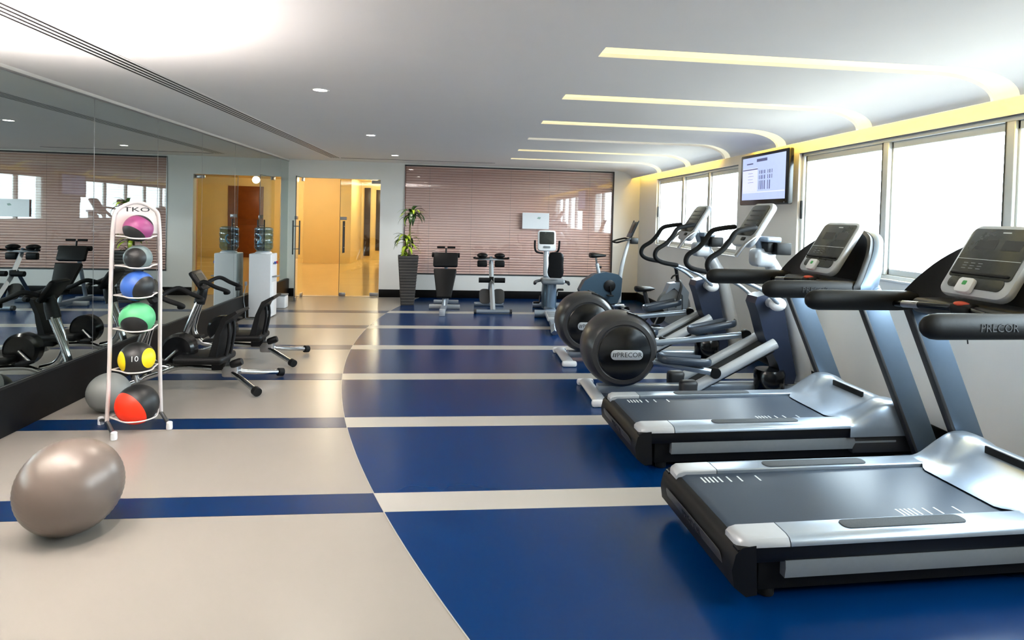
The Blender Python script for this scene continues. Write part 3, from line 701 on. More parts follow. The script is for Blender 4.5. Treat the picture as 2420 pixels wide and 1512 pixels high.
    for s in (-1, 1):
        bm = BM(); ball(bm, (1.755, s * .215, 0.87), 0.072, 1.1, .75, .85, 16, 10); obj('pivot_cover', bm, white_m, t)
        y = s * 0.27
        bm = BM(); tube(bm, [(1.74, s * .25, 0.88), (1.62, y, 0.98), (1.45, y, 1.06), (1.30, y, 1.11)], 0.018, 10, 4); arm = obj('moving_arm', bm, silver_m, t)
        bm = BM(); tube(bm, [(1.32, y, 1.105), (1.15, y, 1.135), (1.075, y, 1.19), (1.09, y, 1.27), (1.19, y, 1.34), (1.26, y, 1.42), (1.32, y * .98, 1.505), (1.42, y * .9, 1.535), (1.52, y * .8, 1.55)], 0.024, 12, 5, endround=True); obj('arm_grip', bm, rubber_m, arm)
        bm = BM(); tube(bm, [(1.62, s * .08, 1.50), (1.55, s * .19, 1.48), (1.44, s * .2, 1.40), (1.36, s * .19, 1.29)], 0.017, 10, 4); obj('fixed_handle', bm, steel_m, t)
    mt = plane_map((1.585, 0, 1.585), (0.52, 0, 0.85))
    bm = BM(); plate(bm, rrect(0.42, 0.46, 0.08), -0.055, 0.0, mt, 0.018); con = obj('console', bm, silverl_m, t)
    bm = BM(); plate(bm, rrect(0.35, 0.33, 0.05, 5, 0, 0.035), 0.0, 0.004, mt, 0.001); ds = obj('display', bm, display_m, con)
    for k in range(5):
        bm = BM(); plate(bm, rrect(0.27 - .03 * (k % 2), 0.012, 0.004, 2, 0, 0.14 - k * .052), 0.004, 0.005, mt); obj('readout', bm, dkgrey_m, ds)
    bm = BM(); plate(bm, rrect(0.08, 0.035, 0.012, 4, 0.03, -0.165), 0.0, 0.006, mt, 0.001); obj('keypad', bm, black_m, con)
    bm = BM(); box(bm, 1.66, 1.80, -0.17, 0.17, 1.42, 1.47, 0.015); tr = obj('accessory_tray', bm, silver_m, t)
    bm = BM(); box(bm, 1.74, 1.88, -0.2, -0.08, 1.31, 1.42, 0.012); obj('bottle_holder', bm, black_m, tr)
    bm = BM(); box(bm, 1.68, 1.74, -0.14, 0.1, 1.33, 1.42, 0.01); obj('transmitter_box', bm, black_m, tr)
    return t
el1 = build_elliptical('grey elliptical trainer with big round housing, next to the treadmills')
el2 = clone(el1, (1.03, 7.03, 0.0015), 0, 'grey elliptical trainer with big round housing, the farther of the two')
el1.location = (1.06, 5.60, 0.0015)

# ---- television
t = thing('television', 'flat black television mounted on the wall between the two windows', 'television', (XR - 0.13, 6.79, 2.09))
bm = BM(); plate(bm, rrect(1.14, 0.585, 0.02), -0.055, 0.0, basis((0, 0, 0), (0, -1, 0), (0, 0, 1)), 0.008); tv = obj('housing', bm, blackg_m, t)
SM = basis((-0.0005, 0, 0.012), (0, -1, 0), (0, 0, 1))
bm = BM(); plate(bm, [(-.51, -.245), (.51, -.245), (.51, .245), (-.51, .245)], 0.0, 0.001, SM); sc = obj('screen', bm, screen_m, t)
def scr(x0, x1, y0, y1, m_, nm, dz=0.001):
    bm = BM(); plate(bm, [(x0, y0), (x1, y0), (x1, y1), (x0, y1)], 0.001, 0.001 + dz, SM); obj(nm, bm, m_, sc)
scr(-.5, -.12, -.15, .12, screenw_m, 'screen_sidebar'); scr(-.5, -.12, .10, .112, screend_m, 'screen_rule', .0015)
scr(-.15, .10, .185, .218, screend_m, 'screen_title'); scr(-.5, .5, -.165, -.152, screend_m if False else screenw_m, 'screen_rule')
scr(-.4, -.24, .165, .18, screend_m, 'screen_heading'); 
for k in range(4): scr(-.36, -.24 + .02 * (k % 2), .06 - k * .035, .064 - k * .035, screend_m, 'screen_line', .0015)
for i, x in enumerate((-.08, -.04, 0.0, 0.04, .12, .16, .21)):
    for (a, b) in ((-.13, -.03), (-.015, .03), (.045, .085)):
        if i == 6 and a < -.05: continue
        scr(x, x + (.018 if i % 2 else .012), a, b, screend_m, 'building_bar')
bm = BM(); box(bm, 0.05, 0.13, -0.18, 0.18, -0.15, 0.15, 0.01); obj('wall_bracket', bm, black_m, t)
bm = BM(); ball(bm, (-0.003, -0.5, -0.27), 0.004); obj('power_light', bm, white_m, t)

# ---- exercise ball
bm = BM(); BRB = 0.226
prf = []
for k in range(61):
    a = -PI / 2 + PI * k / 60
    prf.append(((BRB + 0.0012 * math.cos(k * PI)) * math.cos(a), (BRB + 0.0012 * math.cos(k * PI)) * math.sin(a)))
lathe(bm, prf, 48, Matrix.Rotation(R(28), 4, 'Y') @ Matrix.Rotation(R(-12), 4, 'X'))
eb = obj('exercise_ball', bm, ballgrey_m, None, 60); eb.location = (-1.872, 3.29, 0.2268)
tag(eb, 'large silver grey exercise ball on the beige floor', 'exercise ball')

# ---- medicine ball rack
RX, RY_, RRZ = -2.335, 4.86, R(38)
t = thing('ball_rack', 'upright cream metal rack holding medicine balls in front of the mirror', 'ball rack', (RX, RY_, 0.002), RRZ)
hw0, hw1, HT = 0.17, 0.142, 1.625
path = [(-hw0, 0, 0.06), (-hw0 + .012, 0.0, 0.5), (-hw1 - .012, 0, 1.1), (-hw1, 0, 1.48), (-hw1 * .78, 0, 1.575), (0, 0, HT), (hw1 * .78, 0, 1.575), (hw1, 0, 1.48), (hw1 + .012, 0, 1.1), (hw0 - .012, 0, 0.5), (hw0, 0, 0.06)]
bm = BM(); tube(bm, path, 0.0135, 10, 5); obj('frame_tube', bm, whitep_m, t)
bm = BM(); plate(bm, [(-hw1 * .98, 1.40), (hw1 * .98, 1.40), (hw1 * .98, 1.48), (hw1 * .76, 1.57), (hw1 * .4, 1.605), (0, 1.618), (-hw1 * .4, 1.605), (-hw1 * .76, 1.57), (-hw1 * .98, 1.48)], -0.002, 0.002, basis((0, 0, 0), (1, 0, 0), (0, 0, 1))); sg = obj('sign_plate', bm, whitep_m, t)
text('lettering', 'TKO', 0.06, 0.0008, basis((0, -0.0028, 1.572), (1, 0, 0), (0, 0, 1)) @ Matrix.Diagonal((1.35, .75, 1, 1)), black_m, sg)
for s in (-1, 1):
    bm = BM(); tube(bm, [(s * hw0, -0.22, 0.03), (s * hw0, -0.03, 0.065), (s * hw0, 0.03, 0.065), (s * hw0, 0.2, 0.03)], 0.014, 10); ft = obj('foot_bar', bm, steel_m, t)
    for y in (-0.22, 0.2):
        bm = BM(); lathe(bm, [(0.02, 0), (0.022, 0.01), (0.02, 0.05), (0.012, 0.056)], 12, Matrix.Translation((s * hw0, y, 0.0))); obj('foot_cap', bm, white_m, ft)
balls = [(1.437, 0.096, 'purple'), (1.225, 0.092, 'grey'), (1.024, 0.108, 'blue'), (0.79, 0.115, 'green'), (0.50, 0.118, 'yellow'), (0.175, 0.140, 'red')]
CB = {'purple': S(142, 62, 110), 'grey': S(104, 118, 118), 'blue': S(50, 92, 170), 'green': S(84, 172, 116), 'yellow': S(240, 208, 10), 'red': S(255, 48, 8)}
BK = S(20, 20, 21)
axs = {'purple': ('band', (.25, .62, .70), .52), 'grey': ('band', (.15, -1, .05), .62), 'blue': ('band', (.80, -.30, -.25), .52), 'green': ('band', (.12, -.80, -.55), .66), 'yellow': ('caps', [(-.72, -.68, -.05), (.95, -.22, .1), (.2, .9, .1)], .80), 'red': ('caps', [(-.45, -.80, -.42)], .30)}
places = {'purple': 'on the top ring', 'grey': 'on the second ring from the top', 'blue': 'on the third ring from the top', 'green': 'above the yellow one', 'yellow': 'marked 10', 'red': 'at the bottom'}
for z, r_, c in balls:
    wz = hw0 + (hw1 - hw0) * min(1, z / 1.44) - 0.014
    zr = z - r_ * 0.55; yo = -0.045 if c != 'red' else -0.07
    rr = min(wz, r_ * .9)
    pts = [(-wz, 0.0, zr), (-rr, yo - .02, zr - .004), (-rr * .7, yo - r_ * .62, zr - .012), (0, yo - r_ * .82, zr - .016), (rr * .7, yo - r_ * .62, zr - .012), (rr, yo - .02, zr - .004), (wz, 0, zr)]
    bm = BM(); tube(bm, pts, 0.0055, 8, 5); ring = obj('holder_ring', bm, whitep_m, t)
    bm = BM(); tube(bm, [(-wz, 0, zr), (-rr * .75, yo + r_ * .7, zr), (0, yo + r_ * .86, zr), (rr * .75, yo + r_ * .7, zr), (wz, 0, zr)], 0.0055, 8, 4); obj('holder_ring', bm, whitep_m, t)
    bm = BM(); ball(bm, (0, 0, 0), r_, u=36, v=20)
    mball = obj('medicine_ball', bm, (twotone('ball_' + c, CB[c], BK, axs[c][1], axs[c][2]) if axs[c][0] == 'caps' else twotone('ball_' + c, CB[c], BK, [axs[c][1]], axs[c][2], band=True)))
    off = Vector((0, yo, 0)); off.rotate(Matrix.Rotation(RRZ, 3, 'Z'))
    mball.location = (RX + off.x, RY_ + off.y, z + 0.004)
    tag(mball, '%s and black medicine ball %s of the rack' % (c, places[c]) if c != 'yellow' else 'yellow and black medicine ball marked 10 on the rack', 'medicine ball', 'medicine balls on the rack')
    if c == 'yellow':
        dirv = Vector((0.32, -1, .18)).normalized()
        text('lettering', '10', 0.055, 0.0006, basis(dirv * (r_ + .0004), (1, .32, 0), (0, 0.1, 1)), mark_m, mball)
bm = BM(); ball(bm, (0, 0, 0), 0.15, u=36, v=20)
gb = obj('medicine_ball', bm, twotone('ball_floor', S(120, 122, 120), BK, [(.45, -.75, .3)], 0.0)); gb.location = (-2.70, 5.22, 0.151)
tag(gb, 'dark grey and black medicine ball on the floor behind the rack', 'medicine ball', 'medicine balls on the rack')

# ---- two low recumbent cycles facing the mirror (local -x is forward, origin under the rear hub)
def build_low_cycle(label):
    t = thing('recumbent_cycle', label, 'exercise bike', (0, 0, 0), 0, 'recumbent cycles facing the mirror')
    # main beam
    bm = BM(); tube(bm, [(-0.80, 0.02, 0.05), (-0.60, 0.02, 0.12), (-0.45, 0.02, 0.165), (-0.2, 0.0, 0.16), (0.02, 0, 0.135)], 0.024, 12, 5); obj('main_beam', bm, chrome_m, t)
    for s in (-1, 1):
        bm = BM(); tube(bm, [(0.0, s * .02, 0.14), (0.12, s * 0.12, 0.10), (0.33, s * 0.34, 0.045)], 0.023, 12, 3); leg = obj('rear_leg', bm, chrome_m, t)
        bm = BM(); d = Vector((0.21, s * .22, -.055)).normalized(); c0 = Vector((0.325, s * .335, 0.046))
        tube(bm, [c0 - d * .02, c0 + d * .03], 0.038, 14); obj('rubber_foot', bm, rubber_m, leg)
        bm = BM(); tube(bm, [(-0.80, 0.02, 0.05), (-0.84, s * .2, 0.04), (-0.86, s * .26, 0.036)], 0.022, 10, 3); leg = obj('front_leg', bm, chrome_m, t)
        bm = BM(); tube(bm, [(-0.855, s * .25, 0.038), (-0.865, s * .30, 0.038)], 0.034, 12); obj('rubber_foot', bm, rubber_m, leg)
    bm = BM(); box(bm, -0.07, 0.07, -0.06, 0.06, 0.09, 0.2, 0.02); hb = obj('rear_hub', bm, steel_m, t)
    bm = BM(); lathe(bm, [(0.03, -.05), (0.036, -.03), (0.036, .03), (0.03, .05)], 14, Matrix.Translation((0.06, -.05, .22)) @ Matrix.Rotation(R(70), 4, 'Y')); obj('adjust_knob', bm, black_m, hb)
    # twin mast to console
    for s, base in ((-1, (-0.80, -.03, .04)), (1, (-0.56, .05, .15))):
        bm = BM()
        if s < 0: tube(bm, [base, (-0.825, -.03, .18), (-0.80, -.03, .31), (-0.70, -.025, .58), (-0.685, -.02, .64)], 0.031, 12, 5)
        else: tube(bm, [base, (-0.68, .045, .19), (-0.75, .04, .30), (-0.74, .035, .42), (-0.675, .03, .64)], 0.031, 12, 5)
        obj('mast_tube', bm, chrome_m, t)
    bm = BM(); tube(bm, [(-0.69, 0, .60), (-0.66, 0, .72), (-0.65, 0, .80)], [0.055, .05, .035], 12, 3); obj('mast_collar', bm, black_m, t)
    # handlebars towards the rider
    for s in (-1, 1):
        bm = BM(); tube(bm, [(-0.66, 0, .77), (-0.63, s * .14, .82), (-0.56, s * .22, .85), (-0.46, s * .23, .80), (-0.36, s * .21, .76), (-0.345, s * .19, .74), (-0.385, s * .17, .735)], 0.021, 10, 5); obj('handlebar', bm, rubber_m, t)
    mt = basis((-0.665, 0, .855), (0, 1, 0), (-0.55, 0, 0.84))
    bm = BM(); plate(bm, rrect(.28, .22, .03), -0.04, 0.0, mt, 0.01); con = obj('console', bm, black_m, t)
    bm = BM(); plate(bm, rrect(.17, .08, .01, 3, 0, .03), 0.0, 0.003, mt); obj('display', bm, display_m, con)
    for k in range(3):
        bm = BM(); lathe(bm, [(.009, 0), (.009, .003), (.004, .005)], 8, mt @ Matrix.Translation((-.06 + .06 * k, -.05, 0))); obj('button', bm, white_m, con)
    # crank housing and pedals
    bm = BM(); lathe(bm, [(0.02, -.06), (.12, -.06), (.145, -.04), (.145, .04), (.12, .06), (.02, .06)], 28, Matrix.Translation((-0.45, 0, .33)) @ Matrix.Rotation(R(90), 4, 'X')); cr = obj('crank_housing', bm, blackg_m, t)
    for s in (-1, 1):
        bm = BM(); tube(bm, [(-0.45, s * .07, .33), (-0.45 + s * .09, s * .08, .33 + s * .09)], 0.012, 8); ck = obj('crank', bm, steel_m, t)
        bm = BM(); box(bm, -0.45 + s * .09 - .05, -0.45 + s * .09 + .05, s * .14 - .05, s * .14 + .05, .33 + s * .09 - .012, .33 + s * .09 + .012, .006); obj('pedal', bm, black_m, ck)
    # seat
    bm = BM(); box(bm, -0.44, -0.02, -.18, .18, .225, .295, .03, 3); obj('seat', bm, vinylpad_m, t)
    bm = BM(); box(bm, -0.16, -0.04, -.05, .05, .15, .26, .01); obj('seat_post', bm, black_m, t)
    pr_ = [(-0.08, .27), (-0.02, .30), (0.03, .50), (0.09, .64), (0.20, .70), (0.215, .68), (0.12, .61), (0.075, .5), (0.035, .26)]
    bm = BM(); prism(bm, [(x - .12, z) for x, z in pr_], 'y', -.155, .155, .012); obj('backrest', bm, vinylpad_m, t)
    for s in (-1, 1):
        bm = BM(); tube(bm, [(-.01, s * .06, .58), (-0.005, s * .06, .45), (-.05, s * .05, .2), (-.06, s * .03, .14)], 0.014, 8, 4); obj('back_support', bm, black_m, t)
    return t
ca = build_low_cycle('black recumbent cycle with chrome tubes beside the medicine ball rack')
cb = clone(ca, (-2.03, 6.98, 0.0016), R(2), 'black recumbent cycle with chrome tubes nearer the water cooler')
ca.location = (-2.04, 5.95, 0.0016); ca.rotation_euler = (0, 0, R(-1))

# ---- water cooler
t = thing('water_cooler', 'white floor standing water cooler with a blue bottle by the mirror', 'water cooler', (-2.94, 9.83, 0.002))
bm = BM(); box(bm, -.16, .155, -.155, .155, 0.012, .945, .012, 3); obj('cabinet', bm, white_m, t)
bm = BM(); box(bm, -.14, .13, -.14, .14, 0.0, .02); obj('plinth', bm, black_m, t)
bm = BM(); lathe(bm, [(.115, .94), (.12, .955), (.10, .972), (.06, .975)], 24); obj('bottle_collar', bm, white_m, t)
bm = BM(); lathe(bm, [(.05, .972), (.10, .985), (.128, 1.02), (.132, 1.06), (.127, 1.09), (.132, 1.11), (.132, 1.17), (.125, 1.185), (.132, 1.20), (.132, 1.25), (.126, 1.265), (.132, 1.28), (.13, 1.315), (.10, 1.335), (.02, 1.335)], 28); jg = obj('water_bottle', bm, jug_m, t)
bm = BM(); tube(bm, [(-.05, -.135, 1.09), (-.02, -.145, 1.12), (.0, -.145, 1.18), (-.03, -.135, 1.22)], .012, 8, 3); obj('bottle_handle', bm, M('jug_blue', S(86, 128, 150), .25), jg)
for s, m_ in ((-1, M('tap_blue', S(40, 80, 170), .4)), (1, M('tap_red', S(190, 40, 30), .4))):
    bm = BM(); cyl(bm, (.15, s * .05, .80), (.185, s * .05, .80), .012, 10); tp = obj('tap', bm, grey_m, t)
    bm = BM(); box(bm, .17, .195, s * .05 - .01, s * .05 + .01, .79, .83, .004); obj('tap_lever', bm, m_, tp)
bm = BM(); box(bm, .15, .22, -.1, .1, .60, .615, .004); obj('drip_tray', bm, grey_m, t)
bm = BM(); box(bm, .153, .16, -.12, .12, .06, .52, .003); obj('door_panel', bm, white_m, t)
t = thing('step_bin', 'small white box on the floor between the water cooler and the glass door', 'bin', (-2.96, 10.75, 0.002))
bm = BM(); box(bm, -.12, .12, -.1, .1, 0, .2, .015, 2); obj('body', bm, white_m, t)
bm = BM(); box(bm, -.125, .125, -.105, .105, .2, .222, .008, 2); obj('lid', bm, grey_m, t)
t = thing('power_cable', 'thin pale cable hanging beside the water cooler', 'cable', (-3.0, 9.64, 0.0))
bm = BM(); tube(bm, [(-.13, 0.02, .5), (-.15, -.01, .3), (-.12, -.02, .12), (-.1, -.05, .012), (.02, -.08, .008)], .006, 6, 4); obj('cord', bm, grey_m, t)
bm = BM(); box(bm, -.145, -.115, 0.0, 0.04, .48, .54, .005); obj('plug', bm, grey_m, t)

# ---- potted dracaena
PX, PY = -0.935, 11.25
t = thing('potted_plant', 'tall dracaena in a tapered grey planter by the back window', 'plant', (PX, PY, 0.002), R(6))
bm = BM(); loops = []
nr = 17
for k in range(nr * 3 + 1):
    z = 0.86 * k / (nr * 3); w = 0.115 + 0.062 * (z / 0.86); w -= 0.004 if k % 3 == 0 else 0.0
    loops.append([(p[0], p[1], z) for p in rrect(2 * w, 2 * w, 0.02, 3)])
for w, z in ((0.165, 0.86), (0.155, 0.80)): loops.append([(p[0], p[1], z) for p in rrect(2 * w, 2 * w, 0.02, 3)])
loft(bm, loops); obj('planter', bm, pot_m, t, 25)
bm = BM(); plate(bm, rrect(.31, .31, .02), .80, .83); obj('soil', bm, soil_m, t)
bm = BM(); tube(bm, [(0.01, 0, .82), (0.03, 0, 1.1), (0.02, 0.01, 1.35), (0.055, 0, 1.58)], [.02, .018, .016, .016], 10, 5); obj('stem', bm, trunk_m, t)
bm = BM(); tube(bm, [(-.04, .02, .82), (-.05, .02, 1.0), (-.03, .0, 1.16)], .016, 8, 4); obj('stem', bm, trunk_m, t)
def leaf(base, az, ln, droop, rise, w, mat):
    bm = BM(); n = 9; L1 = []; c, s = math.cos(az), math.sin(az)
    pos = Vector(base); el = rise; loops = []
    for k in range(n + 1):
        u = k / n; ww = w * math.sin(PI * min(1, 0.12 + u * .88)) ** .7 * (1 - u * .35) + 0.002
        side = Vector((-s, c, 0)); tn = Vector((c * math.cos(el), s * math.cos(el), math.sin(el))); nm = side.cross(tn) * -1
        loops.append([pos - side * ww + nm * ww * .25, pos - nm * .001, pos + side * ww + nm * ww * .25, pos + nm * .0015])
        pos = pos + tn * (ln / n); el -= droop / n
    loft(bm, loops); return obj('leaf', bm, mat, t, 70)
for k in range(34):
    rise = R(random.uniform(5, 85)); leaf((0.055, 0, 1.56 + random.uniform(-.03, .03)), k * 2.4 + random.uniform(-.3, .3), random.uniform(.24, .34), R(random.uniform(90, 170)), rise, random.uniform(.024, .034), leaf_m if k % 5 else leafy_m)
for k in range(26):
    rise = R(random.uniform(15, 85)); leaf((-0.03, 0, 1.10 + random.uniform(-.14, .06)), k * 2.4 + random.uniform(-.3, .3), random.uniform(.24, .34), R(random.uniform(90, 165)), rise, random.uniform(.024, .036), leafy_m if k % 4 else leaf_m)
for k in range(12):
    leaf((random.uniform(-.06, .06), random.uniform(-.06, .06), .84), k * 2.1, random.uniform(.16, .24), R(120), R(random.uniform(50, 85)), .012, leafy_m if k % 3 else leaf_m)

# ---- sit-up bench
t = thing('situp_bench', 'black padded adjustable sit-up bench with T handle, beside the potted plant', 'weight bench', (-0.29, 10.0, 0.002), R(-1))
bm = BM(); box(bm, -.045, .045, 0.0, 1.42, .03, .10, .008); obj('floor_beam', bm, silver_m, t)
bm = BM(); box(bm, -.045, .045, -0.01, 0.03, .0, .11, .006); obj('beam_end', bm, silverl_m, t)
bm = BM(); box(bm, -.26, .26, .78, .85, 0.0, .07, .01); obj('cross_foot', bm, silverl_m, t)
bm = BM(); box(bm, -.22, .22, 1.36, 1.43, 0.0, .07, .01); obj('rear_cross_foot', bm, silver_m, t)
bm = BM(); tube(bm, [(0, .5, .09), (0, .62, .42), (0, .80, .6)], .03, 10); obj('support_post', bm, silver_m, t)
bm = BM(); tube(bm, [(0, 1.25, .09), (0, 1.05, .7)], .03, 10); obj('rear_post', bm, silver_m, t)
mt = basis((0, 0.62, 0.44), (1, 0, 0), (0, 0.55, 0.83))
bm = BM(); plate(bm, [(-.115, -.26), (.115, -.26), (.19, .24), (.185, .27), (-.185, .27), (-.19, .24)], -.03, .04, mt, .014); obj('seat_pad', bm, vinylpad_m, t)
mt = basis((0, 0.86, 0.82), (1, 0, 0), (0, 0.4, 0.9))
bm = BM(); plate(bm, rrect(.41, .25, .03), -.03, .045, mt, .014); obj('back_pad', bm, vinylpad_m, t)
bm = BM(); tube(bm, [(0, .95, .85), (0, .97, 1.02)], .014, 8); hd = obj('handle_stem', bm, black_m, t)
bm = BM(); tube(bm, [(-.155, .97, 1.03), (-.02, .97, 1.03)], .018, 10); tube(bm, [(.02, .97, 1.03), (.155, .97, 1.03)], .018, 10); obj('handle_grip', bm, rubber_m, hd)
bm = BM(); tube(bm, [(-.235, .93, .90), (.235, .93, .90)], .042, 12); obj('leg_roller', bm, rubber_m, t)

# ---- back extension bench
t = thing('back_extension_bench', 'grey back extension bench with black hip pads and ankle rollers', 'weight bench', (0.52, 10.30, 0.002), R(2))
bm = BM(); tube(bm, [(-.28, 0, .034), (.28, 0, .034)], .034, 12); ff = obj('front_foot', bm, silver_m, t)
for s in (-1, 1):
    bm = BM(); tube(bm, [(s * .27, 0, .034), (s * .31, 0, .034)], .038, 12); obj('foot_cap', bm, dkgrey_m, ff)
bm = BM(); box(bm, -.26, .26, .86, .93, 0, .065, .012); obj('rear_foot', bm, silver_m, t)
bm = BM(); tube(bm, [(0, 0.0, .05), (0, .42, .48), (0, .62, .80)], .04, 4); obj('main_post', bm, silverl_m, t)
bm = BM(); tube(bm, [(0, .90, .04), (0, .50, .56)], .035, 4); obj('rear_post', bm, bluegrey_m, t)
bm = BM(); box(bm, -.035, .035, .40, .47, .46, .56, .006); obj('collar', bm, black_m, t)
bm = BM(); tube(bm, [(0, .56, .70), (0, .66, .88)], .028, 10); obj('inner_post', bm, bluegrey_m, t)
bm = BM(); tube(bm, [(-.22, .66, .84), (0, .60, .84), (.22, .66, .84)], .016, 8, 3); obj('pad_bracket', bm, silverl_m, t)
for s in (-1, 1):
    bm = BM(); ball(bm, (s * .15, .66, .905), .085, 1.1, 1.3, .55, 18, 10); obj('hip_pad', bm, vinylpad_m, t)
    bm = BM(); box(bm, s * .15 - .085, s * .15 + .085, .60, .68, .71, .82, .02, 3); obj('hip_pad_lower', bm, vinylpad_m, t)
    bm = BM(); tube(bm, [(s * .04, .35, .51), (s * .22, .35, .51)], .043, 14, endround=False); obj('ankle_roller', bm, rubber_m, t)
    bm = BM(); plate(bm, rrect(.19, .26, .07), 0, .03, basis((s * .115, .30, .24), (1, 0, 0), (0, .45, .9)), .01); obj('foot_plate', bm, dkgrey_m, t)
    bm = BM(); tube(bm, [(s * .03, .62, .86), (s * .28, .60, .86), (s * .28, .50, .88)], .014, 8, 3); obj('hand_grip', bm, rubber_m, t)

# ---- recumbent bike with console facing the back wall
t = thing('console_bike', 'silver recumbent bike with black mesh seat and white console, by the back window', 'exercise bike', (1.44, 10.2, 0.002), R(-4))
bm = BM(); box(bm, -.09, .09, -1.6, .9, .05, .12, .02); obj('floor_beam', bm, silver_m, t)
bm = BM(); box(bm, -.12, .12, -1.25, -.55, .10, .16, .02); rl = obj('seat_rail', bm, silverl_m, t)
for k in range(5):
    bm = BM(); box(bm, -.1, .1, -1.2 + k * .11, -1.15 + k * .11, .16, .166, .002); obj('rail_tread', bm, grey_m, rl)
bm = BM(); tube(bm, [(-.05, -1.6, .10), (-.05, -1.75, .03)], .05, 4); obj('rail_end', bm, silver_m, t)
bm = BM(); tube(bm, [(-.26, -.25, .06), (.26, -.25, .06)], .06, 14); obj('rear_foot', bm, silver_m, t)
bm = BM(); tube(bm, [(-.25, .8, .05), (.25, .8, .05)], .05, 14); obj('front_foot', bm, silver_m, t)
bm = BM(); loft(bm, [[(p[0] * w, p[1] * w * 1.5 + yo, z) for p in rrect(.26, .34, .1, 4)] for z, w, yo in ((.08, .9, .35), (.3, .95, .36), (.5, .85, .38), (.6, .7, .40))]); obj('body_shroud', bm, teal_m, t)
bm = BM(); tube(bm, [(-.03, .42, .5), (-.05, .48, .85), (-.05, .50, 1.08)], [.06, .05, .045], 14, 3); obj('console_mast', bm, silverl_m, t)
mt = basis((-.05, .45, 1.2), (1, 0, 0), (0, .3, .95))
bm = BM(); plate(bm, rrect(.31, .36, .05), -.05, 0, mt, .015); con = obj('console', bm, white_m, t)
bm = BM(); plate(bm, rrect(.25, .22, .02, 4, 0, .04), 0, .004, mt, .001); obj('display', bm, display_m, con)
bm = BM(); plate(bm, rrect(.12, .04, .015, 4, 0, -.12), 0, .006, mt, .001); obj('keypad', bm, grey_m, con)
for s in (-1, 1):
    bm = BM(); tube(bm, [(-.05 + s * .06, .45, .98), (-.05 + s * .16, .42, 1.0), (-.05 + s * .20, .38, 1.06), (-.05 + s * .205, .35, 1.2)], .017, 10, 4); obj('handlebar', bm, rubber_m, t)
    bm = BM(); tube(bm, [(s * .13, -.1, .58), (s * .25, -.15, .56), (s * .27, -.28, .54), (s * .25, -.38, .58)], .022, 10, 4); obj('side_grip', bm, dkgrey_m, t)
    bm = BM(); tube(bm, [(s * .14, .42, .26), (s * .16, .42 + s * .1, .26 + s * .1)], .014, 8); ck = obj('crank', bm, dkgrey_m, t)
    bm = BM(); box(bm, s * .21 - .05, s * .21 + .05, .37 + s * .1, .47 + s * .1, .245 + s * .1, .275 + s * .1, .008); obj('pedal', bm, black_m, ck)
bm = BM(); loft(bm, [[(p[0] * w + .06, -.20 - .12 * (z - .6) + p[1] * .5, z) for p in rrect(.26, .14, .05, 4)] for z, w in ((.63, .7), (.66, .9), (.72, 1.0), (.85, .9), (.95, .95), (1.01, .85), (1.04, .55))]); obj('backrest', bm, vinylpad_m, t, 60)
bm = BM(); box(bm, -.16, .22, -.2, .2, .52, .60, .035, 3); obj('seat', bm, grey_m, t)
bm = BM(); tube(bm, [(.02, -.02, .54), (.0, -.05, .14)], .075, 14); obj('seat_post', bm, bluegrey_m, t)
t = thing('paper_notice', 'white sheet taped to the back window glass above the bike console', 'notice', (1.40, YB - 0.0135, 1.36))
# (its sheet)
bm = BM(); box(bm, -.26, .26, 0.0, .0015, 0, .31); obj('sheet', bm, white_m, t)
bm = BM(); plate(bm, [(.02, .20), (.05, .235), (.1, .225), (.08, .19)], 0, .0005, basis((0, -.0006, 0), (1, 0, 0), (0, 0, 1))); obj('printed_mark', bm, M('print_grey_green', S(150, 170, 160), .6), t)

# ---- upright bike facing the windows
t = thing('upright_bike', 'blue grey upright exercise bike in the far right corner', 'exercise bike', (2.42, 10.95, 0.002), R(3))
bm = BM(); prism(bm, [(-.38, .34), (-.30, .50), (-.12, .62), (.08, .66), (.30, .62), (.38, .55), (.36, .25), (.30, .12), (.12, .10), (-.1, .16), (-.34, .20)], 'y', -.1, .1, .03); bd = obj('body_shroud', bm, teal_m, t)
bm = BM(); prism(bm, [(-.31, .20), (-.32, .32), (-.06, .27), (-.03, .16)], 'y', -.112, .112, .01); obj('side_badge', bm, white_m, bd)
for s in (-1, 1):
    bm = BM(); lathe(bm, [(0, 0), (.10, 0), (.105, .01), (.09, .02), (0, .02)], 28, Matrix.Translation((.15, s * .1, .42)) @ Matrix.Rotation(R(-90 * s), 4, 'X')); cw = obj('crank_disc', bm, black_m, t)
    bm = BM(); tube(bm, [(.15, s * .13, .42), (.15 + s * -.02, s * .14, .42 + s * .16)], .014, 8); ck = obj('crank', bm, black_m, t)
    bm = BM(); box(bm, .08, .19, s * .2 - .05, s * .2 + .05, .41 + s * .16, .435 + s * .16, .008); obj('pedal', bm, black_m, ck)
for x in (-.36, .42):
    bm = BM(); tube(bm, [(x, -.26, .04), (x, .26, .04)], .038, 12); ft = obj('floor_foot', bm, silverl_m, t)
    for s in (-1, 1):
        bm = BM(); tube(bm, [(x, s * .24, .04), (x, s * .29, .04)], .043, 12); obj('foot_cap', bm, black_m, ft)
bm = BM(); tube(bm, [(-.40, 0, .06), (.45, 0, .06)], .035, 10); obj('base_beam', bm, silver_m, t)
bm = BM(); tube(bm, [(-.02, 0, .62), (-.06, 0, .80)], .032, 12); obj('seat_tube', bm, silverl_m, t)
bm = BM(); tube(bm, [(-.06, 0, .78), (-.085, 0, .92)], .018, 10); sp = obj('seat_post', bm, chrome_m, t)
bm = BM(); tube(bm, [(-.03, 0, .74), (.02, 0, .74)], .022, 10); obj('seat_knob', bm, black_m, sp)
